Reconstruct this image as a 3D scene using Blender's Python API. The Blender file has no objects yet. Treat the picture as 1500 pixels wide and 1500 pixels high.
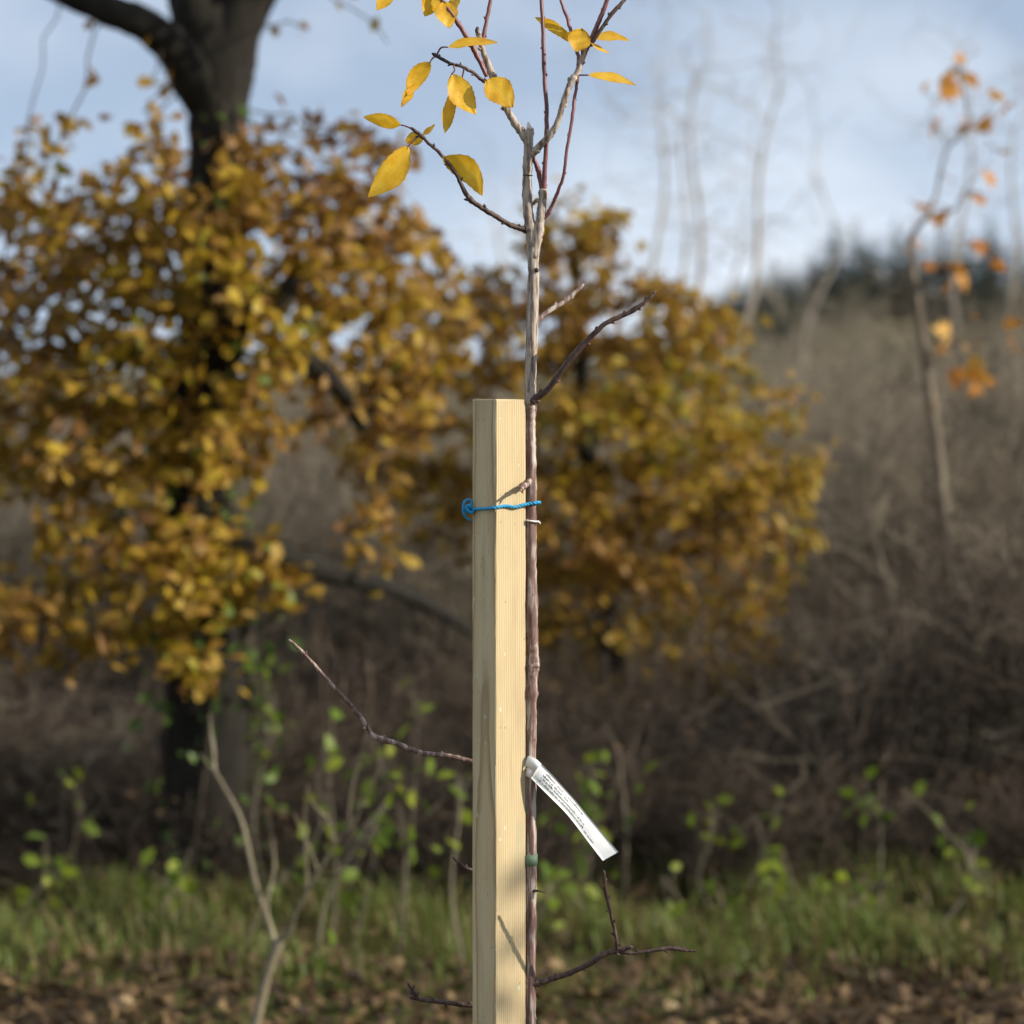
import bpy, math, random
import numpy as np
from mathutils import Vector, Matrix

# ---------------------------------------------------------------- camera, sky, sun
SC = bpy.context.scene
COL = SC.collection
R = math.radians
H, HZ, D0, PPM = 1.55, 575.0, 3.10, 1140.0      # eye height, horizon row, stake distance, px per metre there
K = PPM * D0

cam = bpy.data.cameras.new('camera'); cam_o = bpy.data.objects.new('camera', cam); COL.objects.link(cam_o)
cam_o.location = (0, 0, H); cam_o.rotation_euler = (R(90), 0, 0)
cam.sensor_width = 36; cam.lens = 36 * K / 1500.0
cam.shift_y = -(750 - HZ) / 1500.0
cam.clip_end = 3000; cam.clip_start = 0.05
cam.dof.use_dof = True; cam.dof.focus_distance = D0 + 0.01; cam.dof.aperture_fstop = 3.6
SC.camera = cam_o

SUN_AZ, SUN_EL = 75.0, 25.0                      # degrees to the right of straight behind the camera, above horizon
sdir = Vector((math.sin(R(SUN_AZ)) * math.cos(R(SUN_EL)), -math.cos(R(SUN_AZ)) * math.cos(R(SUN_EL)), math.sin(R(SUN_EL))))
sun = bpy.data.lights.new('sun', 'SUN'); sun_o = bpy.data.objects.new('sun', sun); COL.objects.link(sun_o)
sun.energy = 5.0; sun.angle = R(0.53); sun.color = (1.0, 0.925, 0.80)
sun_o.rotation_euler = sdir.to_track_quat('Z', 'Y').to_euler(); sun_o.location = (8, -3, 9)

world = bpy.data.worlds.new('World'); SC.world = world; world.use_nodes = True
nt = world.node_tree; nt.nodes.clear()
def wn(t, **kw):
    n = nt.nodes.new(t)
    for k, v in kw.items(): setattr(n, k, v)
    return n
tc = wn('ShaderNodeTexCoord'); wl = nt.links.new
sky = wn('ShaderNodeTexSky', sky_type='NISHITA', sun_disc=False)
sky.sun_elevation = R(SUN_EL); sky.sun_rotation = math.atan2(sdir.x, sdir.y); sky.altitude = 300; sky.dust_density = 0.6; sky.air_density = 1.0; sky.ozone_density = 1.5
lift = wn('ShaderNodeVectorMath', operation='ADD'); lift.inputs[1].default_value = (0, 0, 0.22)
nrm = wn('ShaderNodeVectorMath', operation='NORMALIZE')
wl(tc.outputs['Generated'], lift.inputs[0]); wl(lift.outputs[0], nrm.inputs[0]); wl(nrm.outputs[0], sky.inputs['Vector'])
cmap = wn('ShaderNodeMapping'); cmap.inputs['Scale'].default_value = (4.2, 4.2, 7.0); cmap.inputs['Location'].default_value = (0.35, 1.1, 0.4)
cno = wn('ShaderNodeTexNoise'); cno.inputs['Scale'].default_value = 1.0; cno.inputs['Detail'].default_value = 6; cno.inputs['Roughness'].default_value = 0.5
wl(tc.outputs['Generated'], cmap.inputs['Vector']); wl(cmap.outputs[0], cno.inputs['Vector'])
cr = wn('ShaderNodeValToRGB'); cr.color_ramp.elements[0].position = 0.38; cr.color_ramp.elements[1].position = 0.66
cr.color_ramp.elements[0].color = (0.30, 0.30, 0.30, 1); cr.color_ramp.elements[1].color = (0.92, 0.92, 0.92, 1)
wl(cno.outputs['Fac'], cr.inputs['Fac'])
cmix = wn('ShaderNodeMix', data_type='RGBA'); cmix.inputs['B'].default_value = (6.0, 6.5, 7.1, 1)
wl(cr.outputs['Color'], cmix.inputs['Factor']); wl(sky.outputs['Color'], cmix.inputs['A'])
bg = wn('ShaderNodeBackground'); bg.inputs['Strength'].default_value = 0.12
wl(cmix.outputs['Result'], bg.inputs['Color'])
wo = wn('ShaderNodeOutputWorld'); wl(bg.outputs[0], wo.inputs['Surface'])

vs = SC.view_settings; vs.view_transform = 'Standard'; vs.look = 'None'; vs.gamma = 1; vs.exposure = 0.36; vs.use_curve_mapping = False
SC.render.engine = 'CYCLES'; SC.cycles.use_denoising = True; SC.cycles.max_bounces = 4; SC.cycles.diffuse_bounces = 3; SC.cycles.glossy_bounces = 2; SC.cycles.transmission_bounces = 3; SC.cycles.use_adaptive_sampling = True; SC.cycles.adaptive_threshold = 0.03
SC.cycles.sample_clamp_indirect = 6

# ---------------------------------------------------------------- helpers
def W(px, py, Y):
    """a pixel of the photograph at distance Y as a world point"""
    return np.array(((px - 750.0) * Y / K, Y, H - (py - HZ) * Y / K))

def tag(o, label=None, cat=None, group=None, kind=None):
    if label: o['label'] = label
    if cat: o['category'] = cat
    if group: o['group'] = group
    if kind: o['kind'] = kind
    return o

ORG = {}
def empty(name, loc):
    o = bpy.data.objects.new(name, None); COL.objects.link(o); o.location = loc; o.empty_display_size = 0.1
    ORG[o.name] = np.array(loc, float); return o

class MB:
    def __init__(s): s.v = []; s.f = []; s.t = []; s.n = 0; s.uv = []
    def add(s, v, f, tint=0.5, uv=None):
        v = np.asarray(v, float).reshape(-1, 3)
        f = np.asarray(f, int).reshape(-1, 3)
        s.v.append(v); s.f.append(f + s.n); s.n += len(v)
        s.t.append(np.full(len(v), tint) if np.isscalar(tint) else np.asarray(tint, float))
        s.uv.append(np.zeros((len(v), 2)) if uv is None else np.asarray(uv, float))
    def mesh(s, name, mat, origin=(0, 0, 0), smooth=True):
        v = np.concatenate(s.v) - np.asarray(origin); f = np.concatenate(s.f); t = np.concatenate(s.t); uv = np.concatenate(s.uv)
        m = bpy.data.meshes.new(name)
        m.vertices.add(len(v)); m.vertices.foreach_set('co', v.astype(np.float32).ravel())
        m.loops.add(len(f) * 3); m.loops.foreach_set('vertex_index', f.astype(np.int32).ravel())
        m.polygons.add(len(f)); m.polygons.foreach_set('loop_start', np.arange(0, len(f) * 3, 3, dtype=np.int32))
        m.polygons.foreach_set('loop_total', np.full(len(f), 3, dtype=np.int32))
        m.polygons.foreach_set('use_smooth', np.full(len(f), smooth, dtype=bool))
        a = m.attributes.new('tint', 'FLOAT', 'POINT'); a.data.foreach_set('value', t.astype(np.float32))
        a = m.attributes.new('st', 'FLOAT2', 'POINT'); a.data.foreach_set('vector', uv.astype(np.float32).ravel())
        m.update(calc_edges=True); m.validate()
        m.materials.append(mat); return m
    def build(s, name, mat, parent=None, origin=None, smooth=True):
        if parent is not None: origin = ORG[parent.name]
        elif origin is None: origin = (0, 0, 0)
        o = bpy.data.objects.new(name, s.mesh(name, mat, origin, smooth)); COL.objects.link(o)
        if parent is not None: o.parent = parent
        else: o.location = origin
        ORG[o.name] = np.array(origin, float)
        return o

def nz(a): return a / (np.linalg.norm(a) + 1e-12)

def catmull(P, n):
    P = np.asarray(P, float)
    if len(P) < 3:
        t = np.linspace(0, 1, n * (len(P) - 1) + 1)[:, None]; return P[0] * (1 - t) + P[-1] * t
    Q = np.vstack([2 * P[0] - P[1], P, 2 * P[-1] - P[-2]]); out = []
    for i in range(1, len(Q) - 2):
        p0, p1, p2, p3 = Q[i - 1:i + 3]
        for k in range(n):
            t = k / n
            out.append(.5 * (2 * p1 + (p2 - p0) * t + (2 * p0 - 5 * p1 + 4 * p2 - p3) * t * t + (3 * p1 - p0 - 3 * p2 + p3) * t ** 3))
    out.append(P[-1]); return np.array(out)

def tube(mb, P, r, sides=8, tint=0.5, cap=True, wob=0.0, rng=None, closed=False):
    P = np.asarray(P, float); n = len(P); r = np.broadcast_to(np.asarray(r, float), (n,)).copy()
    T = np.gradient(P, axis=0)
    if closed: T = np.roll(P, -1, 0) - np.roll(P, 1, 0)
    T /= np.linalg.norm(T, axis=1)[:, None] + 1e-12
    a = np.array((0, 0, 1.)) if abs(T[0][2]) < .9 else np.array((1., 0, 0))
    u = nz(np.cross(T[0], a)); ang = np.linspace(0, 2 * math.pi, sides, endpoint=False); V = []
    for i in range(n):
        u = nz(u - T[i] * np.dot(u, T[i])); w = np.cross(T[i], u)
        rr = r[i] * np.ones(sides)
        if wob and rng is not None: rr = rr * (1 + wob * rng.standard_normal(sides))
        V.append(P[i] + np.cos(ang)[:, None] * u * rr[:, None] + np.sin(ang)[:, None] * w * rr[:, None])
    V = np.concatenate(V); F = []
    m = n if closed else n - 1
    for i in range(m):
        b = ((i + 1) % n) * sides
        for k in range(sides):
            k2 = (k + 1) % sides
            F += [(i * sides + k, i * sides + k2, b + k2), (i * sides + k, b + k2, b + k)]
    if cap and not closed:
        V = np.vstack([V, P[0] - T[0] * r[0] * .3, P[-1] + T[-1] * r[-1] * .6]); c0, c1 = len(V) - 2, len(V) - 1
        for k in range(sides):
            k2 = (k + 1) % sides
            F += [(c0, k2, k), (c1, (n - 1) * sides + k, (n - 1) * sides + k2)]
    mb.add(V, F, tint)

def blob(mb, c, ax, ln, r, tint=.5, sides=6):
    """small pointed bud: c base, ax direction"""
    ax = nz(np.asarray(ax, float)); q = [c + ax * ln * s for s in (-.15, .15, .45, .75, 1.0)]
    tube(mb, q, [r * .7, r, r * .9, r * .55, r * .12], sides, tint)

# ---- materials
def mat(name, base=(.5, .5, .5), rough=.8, ramp=None, attr=None, trans=0.0, noise=None, bump=None, objrand=0.0, spec=.3, builder=None):
    m = bpy.data.materials.new(name); m.use_nodes = True; t = m.node_tree; N = t.nodes; L = t.links.new
    bs = N['Principled BSDF']; bs.inputs['Roughness'].default_value = rough; bs.inputs['Specular IOR Level'].default_value = spec
    out = N['Material Output']; col = None
    if ramp:
        rp = N.new('ShaderNodeValToRGB'); cs = rp.color_ramp
        while len(cs.elements) < len(ramp): cs.elements.new(.5)
        for e, (p, c) in zip(cs.elements, ramp): e.position = p; e.color = (*c, 1)
        fac = None
        if attr:
            at = N.new('ShaderNodeAttribute'); at.attribute_name = attr; fac = at.outputs['Fac']
        if noise:
            tcn = N.new('ShaderNodeTexCoord'); mp = N.new('ShaderNodeMapping'); mp.inputs['Scale'].default_value = noise[0]
            no = N.new('ShaderNodeTexNoise'); no.inputs['Scale'].default_value = 1; no.inputs['Detail'].default_value = 5; no.inputs['Roughness'].default_value = .62
            L(tcn.outputs['Object'], mp.inputs['Vector']); L(mp.outputs[0], no.inputs['Vector'])
            if fac is not None:
                ma = N.new('ShaderNodeMath'); ma.operation = 'MULTIPLY_ADD'; ma.inputs[1].default_value = noise[1]; L(no.outputs['Fac'], ma.inputs[0])
                sb = N.new('ShaderNodeMath'); sb.operation = 'SUBTRACT'; sb.inputs[1].default_value = noise[1] * .5; L(fac, sb.inputs[0]); L(sb.outputs[0], ma.inputs[2]); fac = ma.outputs[0]
            else: fac = no.outputs['Fac']
        if objrand:
            oi = N.new('ShaderNodeObjectInfo'); ma = N.new('ShaderNodeMath'); ma.operation = 'MULTIPLY_ADD'; ma.inputs[1].default_value = objrand
            sb = N.new('ShaderNodeMath'); sb.operation = 'SUBTRACT'; sb.inputs[1].default_value = objrand * .5; L(fac, sb.inputs[0])
            L(oi.outputs['Random'], ma.inputs[0]); L(sb.outputs[0], ma.inputs[2]); fac = ma.outputs[0]
        L(fac, rp.inputs['Fac']); col = rp.outputs['Color']; L(col, bs.inputs['Base Color'])
        if bump and noise:
            bp = N.new('ShaderNodeBump'); bp.inputs['Strength'].default_value = bump[0]; bp.inputs['Distance'].default_value = bump[1]
            L(no.outputs['Fac'], bp.inputs['Height']); L(bp.outputs[0], bs.inputs['Normal'])
    else: bs.inputs['Base Color'].default_value = (*base, 1)
    if trans:
        tr = N.new('ShaderNodeBsdfTranslucent'); mx = N.new('ShaderNodeMixShader'); mx.inputs[0].default_value = trans
        if col is not None: L(col, tr.inputs['Color'])
        else: tr.inputs['Color'].default_value = (*base, 1)
        L(bs.outputs[0], mx.inputs[1]); L(tr.outputs[0], mx.inputs[2]); L(mx.outputs[0], out.inputs['Surface'])
    if builder: builder(m, N, L, bs, out)
    return m

OAK_RAMP = [(0.0, (.075, .034, .012)), (.22, (.20, .095, .028)), (.42, (.29, .155, .03)), (.62, (.36, .22, .022)), (.8, (.44, .30, .02)), (.92, (.28, .26, .03)), (1.0, (.14, .19, .03))]
M_oak = mat('oak_leaf', rough=.55, ramp=OAK_RAMP, attr='tint', trans=.38, spec=.35)
M_oakpale = mat('dry_oak_leaf', rough=.6, ramp=[(0, (.16, .085, .03)), (.5, (.36, .22, .11)), (1, (.50, .33, .12))], attr='tint', trans=.3)
M_green = mat('green_leaf', rough=.5, ramp=[(0, (.05, .10, .012)), (.5, (.15, .22, .02)), (1, (.30, .33, .03))], attr='tint', trans=.45)
M_ivy = mat('ivy_leaf', rough=.45, ramp=[(0, (.04, .07, .015)), (.6, (.10, .17, .03)), (1, (.24, .27, .07))], attr='tint', trans=.25)
M_maple = mat('maple_leaf', rough=.55, ramp=[(0, (.38, .14, .03)), (.5, (.55, .24, .03)), (1, (.60, .36, .06))], attr='tint', trans=.4)
M_grass = mat('grass_blade', rough=.5, ramp=[(0, (.25, .19, .08)), (.3, (.17, .15, .05)), (.6, (.115, .165, .03)), (1, (.18, .25, .045))], attr='tint', trans=.35)
M_litter = mat('fallen_leaf', rough=.75, ramp=[(0, (.035, .022, .012)), (.4, (.10, .060, .027)), (.75, (.20, .13, .058)), (1, (.34, .25, .13))], attr='tint', trans=.12)
M_oakbark = mat('oak_bark', rough=.95, ramp=[(.3, (.006, .005, .004)), (.6, (.018, .015, .010)), (.8, (.034, .032, .017))], noise=((14, 14, 4), 1), bump=(.8, .02))
M_twig = mat('oak_twig', rough=.9, ramp=[(.3, (.03, .022, .015)), (.7, (.075, .055, .038))], noise=((9, 9, 9), 1))
M_stem = mat('bare_stem', rough=.9, ramp=[(.2, (.058, .046, .032)), (.5, (.17, .138, .10)), (.85, (.31, .265, .19))], noise=((7, 7, 3), 1), objrand=.5)
M_brown = mat('dry_stalk', rough=.9, ramp=[(.2, (.022, .016, .011)), (.5, (.06, .044, .031)), (.85, (.13, .095, .066))], noise=((7, 7, 3), 1), objrand=.5)
M_pale = mat('pale_bark', rough=.85, ramp=[(.25, (.10, .08, .05)), (.6, (.23, .195, .125)), (.8, (.31, .30, .22))], noise=((18, 18, 9), 1))
M_slim = mat('slim_tree_bark', rough=.85, ramp=[(.25, (.24, .20, .16)), (.7, (.46, .40, .33))], noise=((6, 6, 2), 1))
M_spruce = mat('spruce_needles', rough=.7, ramp=[(0, (.012, .026, .016)), (1, (.035, .06, .034))], attr='tint', trans=.1)
M_sprucebark = mat('spruce_bark', rough=.9, base=(.06, .045, .03))

# sapling barks
M_bark = mat('sapling_bark', rough=.6, spec=.4, ramp=[(.28, (.055, .026, .022)), (.42, (.14, .075, .062)), (.52, (.21, .13, .105)), (.575, (.40, .33, .28)), (.8, (.55, .49, .43))], noise=((150, 150, 17), 1), bump=(.5, .0015))
M_grey = mat('grey_bark', rough=.75, spec=.3, ramp=[(.27, (.065, .04, .03)), (.40, (.19, .135, .105)), (.50, (.37, .30, .245)), (.75, (.56, .50, .43))], noise=((210, 210, 32), 1), bump=(.6, .0015))
M_red = mat('red_shoot', rough=.45, spec=.5, ramp=[(.3, (.10, .032, .036)), (.55, (.19, .065, .062)), (.8, (.30, .15, .13))], noise=((160, 160, 40), 1))
M_dark = mat('dark_twig', rough=.6, spec=.4, ramp=[(.3, (.030, .016, .013)), (.55, (.075, .042, .033)), (.75, (.19, .13, .10))], noise=((170, 170, 60), 1), bump=(.5, .001))
M_cut = mat('pruning_cut', rough=.8, ramp=[(.3, (.55, .50, .42)), (.7, (.78, .75, .68))], noise=((300, 300, 300), 1))

def leaf_nodes(m, N, L, bs, out):
    at = N.new('ShaderNodeAttribute'); at.attribute_name = 'st'
    sp = N.new('ShaderNodeSeparateXYZ'); L(at.outputs['Vector'], sp.inputs[0])
    def mth(op, a, b=None, c=None):
        n = N.new('ShaderNodeMath'); n.operation = op
        for i, x in enumerate((a, b, c)):
            if x is None: continue
            if isinstance(x, (int, float)): n.inputs[i].default_value = x
            else: L(x, n.inputs[i])
        return n.outputs[0]
    u = mth('ABSOLUTE', sp.outputs[0]); v = sp.outputs[1]
    vein = mth('SUBTRACT', mth('MULTIPLY', v, 9.0), mth('MULTIPLY', u, 3.6))
    fr = mth('ABSOLUTE', mth('SUBTRACT', mth('FRACT', vein), .5))
    sv = mth('LESS_THAN', fr, .055); mid = mth('LESS_THAN', u, .035)
    vv = mth('MAXIMUM', mth('MULTIPLY', sv, .5), mid)
    tcn = N.new('ShaderNodeTexCoord')
    no = N.new('ShaderNodeTexNoise'); no.inputs['Scale'].default_value = 55; no.inputs['Detail'].default_value = 5; L(tcn.outputs['Object'], no.inputs['Vector'])
    no2 = N.new('ShaderNodeTexNoise'); no2.inputs['Scale'].default_value = 420; no2.inputs['Detail'].default_value = 2; L(tcn.outputs['Object'], no2.inputs['Vector'])
    rp = N.new('ShaderNodeValToRGB'); cs = rp.color_ramp; cs.elements[0].position = .3; cs.elements[0].color = (.74, .39, .018, 1); cs.elements[1].position = .62; cs.elements[1].color = (.92, .57, .05, 1)
    e = cs.elements.new(.46); e.color = (.86, .49, .025, 1)
    L(no.outputs['Fac'], rp.inputs['Fac'])
    mv = N.new('ShaderNodeMix'); mv.data_type = 'RGBA'; L(mth('MULTIPLY', vv, .38), mv.inputs['Factor']); L(rp.outputs['Color'], mv.inputs['A']); mv.inputs['B'].default_value = (.82, .62, .16, 1)
    # brown specks, browning toward margin and (tint) the tip
    sp1 = mth('GREATER_THAN', no2.outputs['Fac'], .69)
    tn = N.new('ShaderNodeAttribute'); tn.attribute_name = 'tint'
    edge = mth('MULTIPLY', mth('POWER', u, 6.0), mth('MULTIPLY', no.outputs['Fac'], .75))
    br = mth('MINIMUM', mth('ADD', mth('ADD', mth('MULTIPLY', sp1, .55), edge), tn.outputs['Fac']), 1.0)
    mb_ = N.new('ShaderNodeMix'); mb_.data_type = 'RGBA'; L(br, mb_.inputs['Factor']); L(mv.outputs['Result'], mb_.inputs['A']); mb_.inputs['B'].default_value = (.30, .14, .035, 1)
    L(mb_.outputs['Result'], bs.inputs['Base Color'])
    tr = N.new('ShaderNodeBsdfTranslucent'); L(mb_.outputs['Result'], tr.inputs['Color'])
    mx = N.new('ShaderNodeMixShader'); mx.inputs[0].default_value = .42; L(bs.outputs[0], mx.inputs[1]); L(tr.outputs[0], mx.inputs[2]); L(mx.outputs[0], out.inputs['Surface'])
    bp = N.new('ShaderNodeBump'); bp.inputs['Strength'].default_value = .5; bp.inputs['Distance'].default_value = .001; L(vv, bp.inputs['Height']); L(bp.outputs[0], bs.inputs['Normal'])
M_yleaf = mat('yellow_leaf', rough=.5, spec=.35, builder=leaf_nodes)

def wood_nodes(m, N, L, bs, out):
    tcn = N.new('ShaderNodeTexCoord'); sp = N.new('ShaderNodeSeparateXYZ'); L(tcn.outputs['Object'], sp.inputs[0])
    def mth(op, a, b=None, c=None):
        n = N.new('ShaderNodeMath'); n.operation = op
        for i, x in enumerate((a, b, c)):
            if x is None: continue
            if isinstance(x, (int, float)): n.inputs[i].default_value = x
            else: L(x, n.inputs[i])
        return n.outputs[0]
    def noise(sc, det=4):
        mp = N.new('ShaderNodeMapping'); mp.inputs['Scale'].default_value = sc; L(tcn.outputs['Object'], mp.inputs['Vector'])
        n = N.new('ShaderNodeTexNoise'); n.inputs['Scale'].default_value = 1; n.inputs['Detail'].default_value = det; n.inputs['Roughness'].default_value = .55; L(mp.outputs[0], n.inputs['Vector']); return n.outputs['Fac']
    warp = noise((9, 9, 1.6), 2)
    dx = mth('SUBTRACT', sp.outputs[0], .11); dy = mth('SUBTRACT', sp.outputs[1], .021)
    d = mth('SQRT', mth('ADD', mth('MULTIPLY', dx, dx), mth('MULTIPLY', dy, dy)))
    d = mth('ADD', d, mth('MULTIPLY', warp, .010)); d = mth('ADD', d, mth('MULTIPLY', sp.outputs[2], .0035))
    ring = mth('FRACT', mth('DIVIDE', d, .0029))
    rp = N.new('ShaderNodeValToRGB'); cs = rp.color_ramp
    cs.elements[0].position = 0; cs.elements[0].color = (.605, .50, .305, 1); cs.elements[1].position = 1; cs.elements[1].color = (.585, .48, .285, 1)
    e = cs.elements.new(.62); e.color = (.56, .43, .245, 1); e = cs.elements.new(.86); e.color = (.34, .235, .115, 1)
    L(ring, rp.inputs['Fac'])
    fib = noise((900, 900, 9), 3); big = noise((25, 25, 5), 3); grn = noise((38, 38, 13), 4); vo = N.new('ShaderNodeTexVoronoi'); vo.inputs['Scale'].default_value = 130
    mp = N.new('ShaderNodeMapping'); mp.inputs['Scale'].default_value = (1, 1, .55); L(tcn.outputs['Object'], mp.inputs['Vector']); L(mp.outputs[0], vo.inputs['Vector'])
    def mixc(f, a, b):
        n = N.new('ShaderNodeMix'); n.data_type = 'RGBA'; L(f, n.inputs['Factor'])
        L(a, n.inputs['A']); n.inputs['B'].default_value = (*b, 1); return n.outputs['Result']
    def rng_(x, a, b, hi):
        n = N.new('ShaderNodeMapRange'); n.inputs['From Min'].default_value = a; n.inputs['From Max'].default_value = b; n.inputs['To Max'].default_value = hi; L(x, n.inputs['Value']); return n.outputs[0]
    c = mixc(rng_(fib, .48, .72, .55), rp.outputs['Color'], (.40, .28, .14))
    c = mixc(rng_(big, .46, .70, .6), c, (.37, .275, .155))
    c = mixc(rng_(grn, .60, .75, .38), c, (.33, .34, .22))
    vsel = N.new('ShaderNodeSeparateColor'); L(vo.outputs['Color'], vsel.inputs[0])
    spk = mth('MULTIPLY', mth('LESS_THAN', vo.outputs['Distance'], mth('MULTIPLY', vsel.outputs[1], .24)), mth('GREATER_THAN', vsel.outputs[0], .925))
    c = mixc(mth('MULTIPLY', spk, .6), c, (.55, .62, .48))
    drk = mth('MULTIPLY', mth('LESS_THAN', vo.outputs['Distance'], .13), mth('LESS_THAN', vsel.outputs[0], .12))
    c = mixc(mth('MULTIPLY', drk, .55), c, (.20, .17, .10))
    L(c, bs.inputs['Base Color'])
    bp = N.new('ShaderNodeBump'); bp.inputs['Strength'].default_value = .35; bp.inputs['Distance'].default_value = .0012
    saw = noise((30, 30, 480), 2)
    L(mth('ADD', mth('ADD', mth('MULTIPLY', ring, -.5), mth('MULTIPLY', fib, .8)), mth('MULTIPLY', saw, .35)), bp.inputs['Height']); L(bp.outputs[0], bs.inputs['Normal'])
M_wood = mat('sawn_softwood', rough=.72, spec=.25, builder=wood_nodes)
M_blue = mat('blue_twine', rough=.5, ramp=[(.3, (.008, .20, .42)), (.7, (.05, .42, .72))], noise=((700, 700, 700), 1), bump=(.5, .0006))
M_white = mat('white_string', rough=.8, base=(.78, .75, .69))
M_tape = mat('green_tape', rough=.5, base=(.17, .25, .16))
M_label = mat('label_plastic', rough=.38, base=(.78, .79, .79), trans=.12, spec=.4)
M_ink = mat('printed_ink', rough=.6, base=(.03, .03, .04))

def ground_nodes(m, N, L, bs, out):
    tcn = N.new('ShaderNodeTexCoord')
    def noise(s, d=5):
        n = N.new('ShaderNodeTexNoise'); n.inputs['Scale'].default_value = s; n.inputs['Detail'].default_value = d; L(tcn.outputs['Object'], n.inputs['Vector']); return n.outputs['Fac']
    def ramp(f, a, b, c0, c1):
        r = N.new('ShaderNodeValToRGB'); r.color_ramp.elements[0].position = a; r.color_ramp.elements[1].position = b; r.color_ramp.elements[0].color = (*c0, 1); r.color_ramp.elements[1].color = (*c1, 1); L(f, r.inputs['Fac']); return r.outputs['Color']
    c1 = ramp(noise(9), .35, .65, (.028, .02, .012), (.10, .065, .035))
    c2 = ramp(noise(14), .35, .65, (.05, .065, .016), (.12, .12, .035))
    f = ramp(noise(.6, 4), .45, .58, (0, 0, 0), (1, 1, 1))
    mx = N.new('ShaderNodeMix'); mx.data_type = 'RGBA'; L(f, mx.inputs['Factor']); L(c1, mx.inputs['A']); L(c2, mx.inputs['B'])
    L(mx.outputs['Result'], bs.inputs['Base Color'])
    bp = N.new('ShaderNodeBump'); bp.inputs['Distance'].default_value = .05; L(noise(20), bp.inputs['Height']); L(bp.outputs[0], bs.inputs['Normal'])
M_ground = mat('woodland_floor', rough=.95, spec=.1, builder=ground_nodes)

# ---------------------------------------------------------------- ground
def sst(a, b, x):
    t = np.clip((x - a) / (b - a), 0, 1); return t * t * (3 - 2 * t)
def gz(x, y):
    x = np.asarray(x, float); y = np.asarray(y, float)
    hill = sst(20, 75, y) * (1.7 + 1.9 * sst(2, 12, x)) + sst(90, 400, y) * 3.0
    return hill + .03 * np.sin(x * 1.7 + y * .6) * np.sin(y * 1.3 - x * .5) * sst(3.5, 6, y) + sst(14, 30, y) * .25 * np.sin(x * .4 + 1) * np.sin(y * .33)
xs = np.concatenate([-np.geomspace(6, 900, 40)[::-1], np.linspace(-5.9, 5.9, 70), np.geomspace(6, 900, 40)])
ys = np.concatenate([-np.geomspace(1, 600, 25)[::-1], np.linspace(-.9, 16, 90), np.geomspace(16.3, 1200, 70)])
GX, GY = np.meshgrid(xs, ys); V = np.stack([GX, GY, gz(GX, GY)], -1).reshape(-1, 3)
nx = len(xs); I, J = np.meshgrid(np.arange(len(ys) - 1), np.arange(nx - 1), indexing='ij'); a = (I * nx + J).ravel()
g = MB(); g.add(V, np.concatenate([np.stack([a, a + 1, a + nx + 1], 1), np.stack([a, a + nx + 1, a + nx], 1)]))
tag(g.build('ground', M_ground), kind='structure')

# ---------------------------------------------------------------- stake
A = R(38.0); S = .050
NE = W(726, 585, D0); NX, NY = NE[0], NE[1]; TOP = NE[2]
def plan(x, y, z=0.0): return np.array((NX + x, NY + y, z))       # offsets from the stake's near edge
er = np.array((math.cos(A), math.sin(A))); el = np.array((-math.sin(A), math.cos(A)))
rng = np.random.default_rng(5)
mbp = MB(); prof = []; c = .0012
base = [(c, 0), (S * .33, 0), (S * .66, 0), (S - c, 0), (S, c), (S, S - c), (S - c, S), (c, S), (0, S - c), (0, S * .66), (0, S * .33), (0, c)]
zs = np.concatenate([np.linspace(-.35, TOP - .004, 130), [TOP - .0012, TOP]]); off = np.zeros((12, 2)); rows = []
for i, z in enumerate(zs):
    off = off * .82 + rng.normal(0, .00011, (12, 2))
    sh = .0010 if i == len(zs) - 1 else 0
    q = np.array(base) + off; q = q + (S / 2 - q) * (sh / (S / 2))
    zz = z + (rng.normal(0, .0004, 12) if i >= len(zs) - 2 else 0)
    rows.append(np.column_stack([q, np.full(12, 0) + zz]))
V = np.concatenate(rows); F = []
for i in range(len(zs) - 1):
    for k in range(12):
        k2 = (k + 1) % 12; F += [(i * 12 + k, i * 12 + k2, i * 12 + 12 + k2), (i * 12 + k, i * 12 + 12 + k2, i * 12 + 12 + k)]
b = (len(zs) - 1) * 12; V = np.vstack([V, (S / 2, S / 2, TOP + .0003)])
for k in range(12): F.append((b + k, b + (k + 1) % 12, len(V) - 1))
mbp.add(V, F)
# two torn splinters on the near edge
for z, s in ((W(0, 838, D0)[2], .011), (W(0, 745, D0)[2], .004)):
    tube(mbp, [(0.0005, 0.0005, z - s), (-.001, -.0006, z - s * .3), (-.0028, -.0012, z + s * .5)], [.0005, .0004, .0002], 4)
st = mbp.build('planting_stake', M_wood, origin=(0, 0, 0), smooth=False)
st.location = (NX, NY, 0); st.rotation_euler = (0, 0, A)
tag(st, 'square pale sawn wooden stake standing beside the young fruit tree', 'stake')

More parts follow.
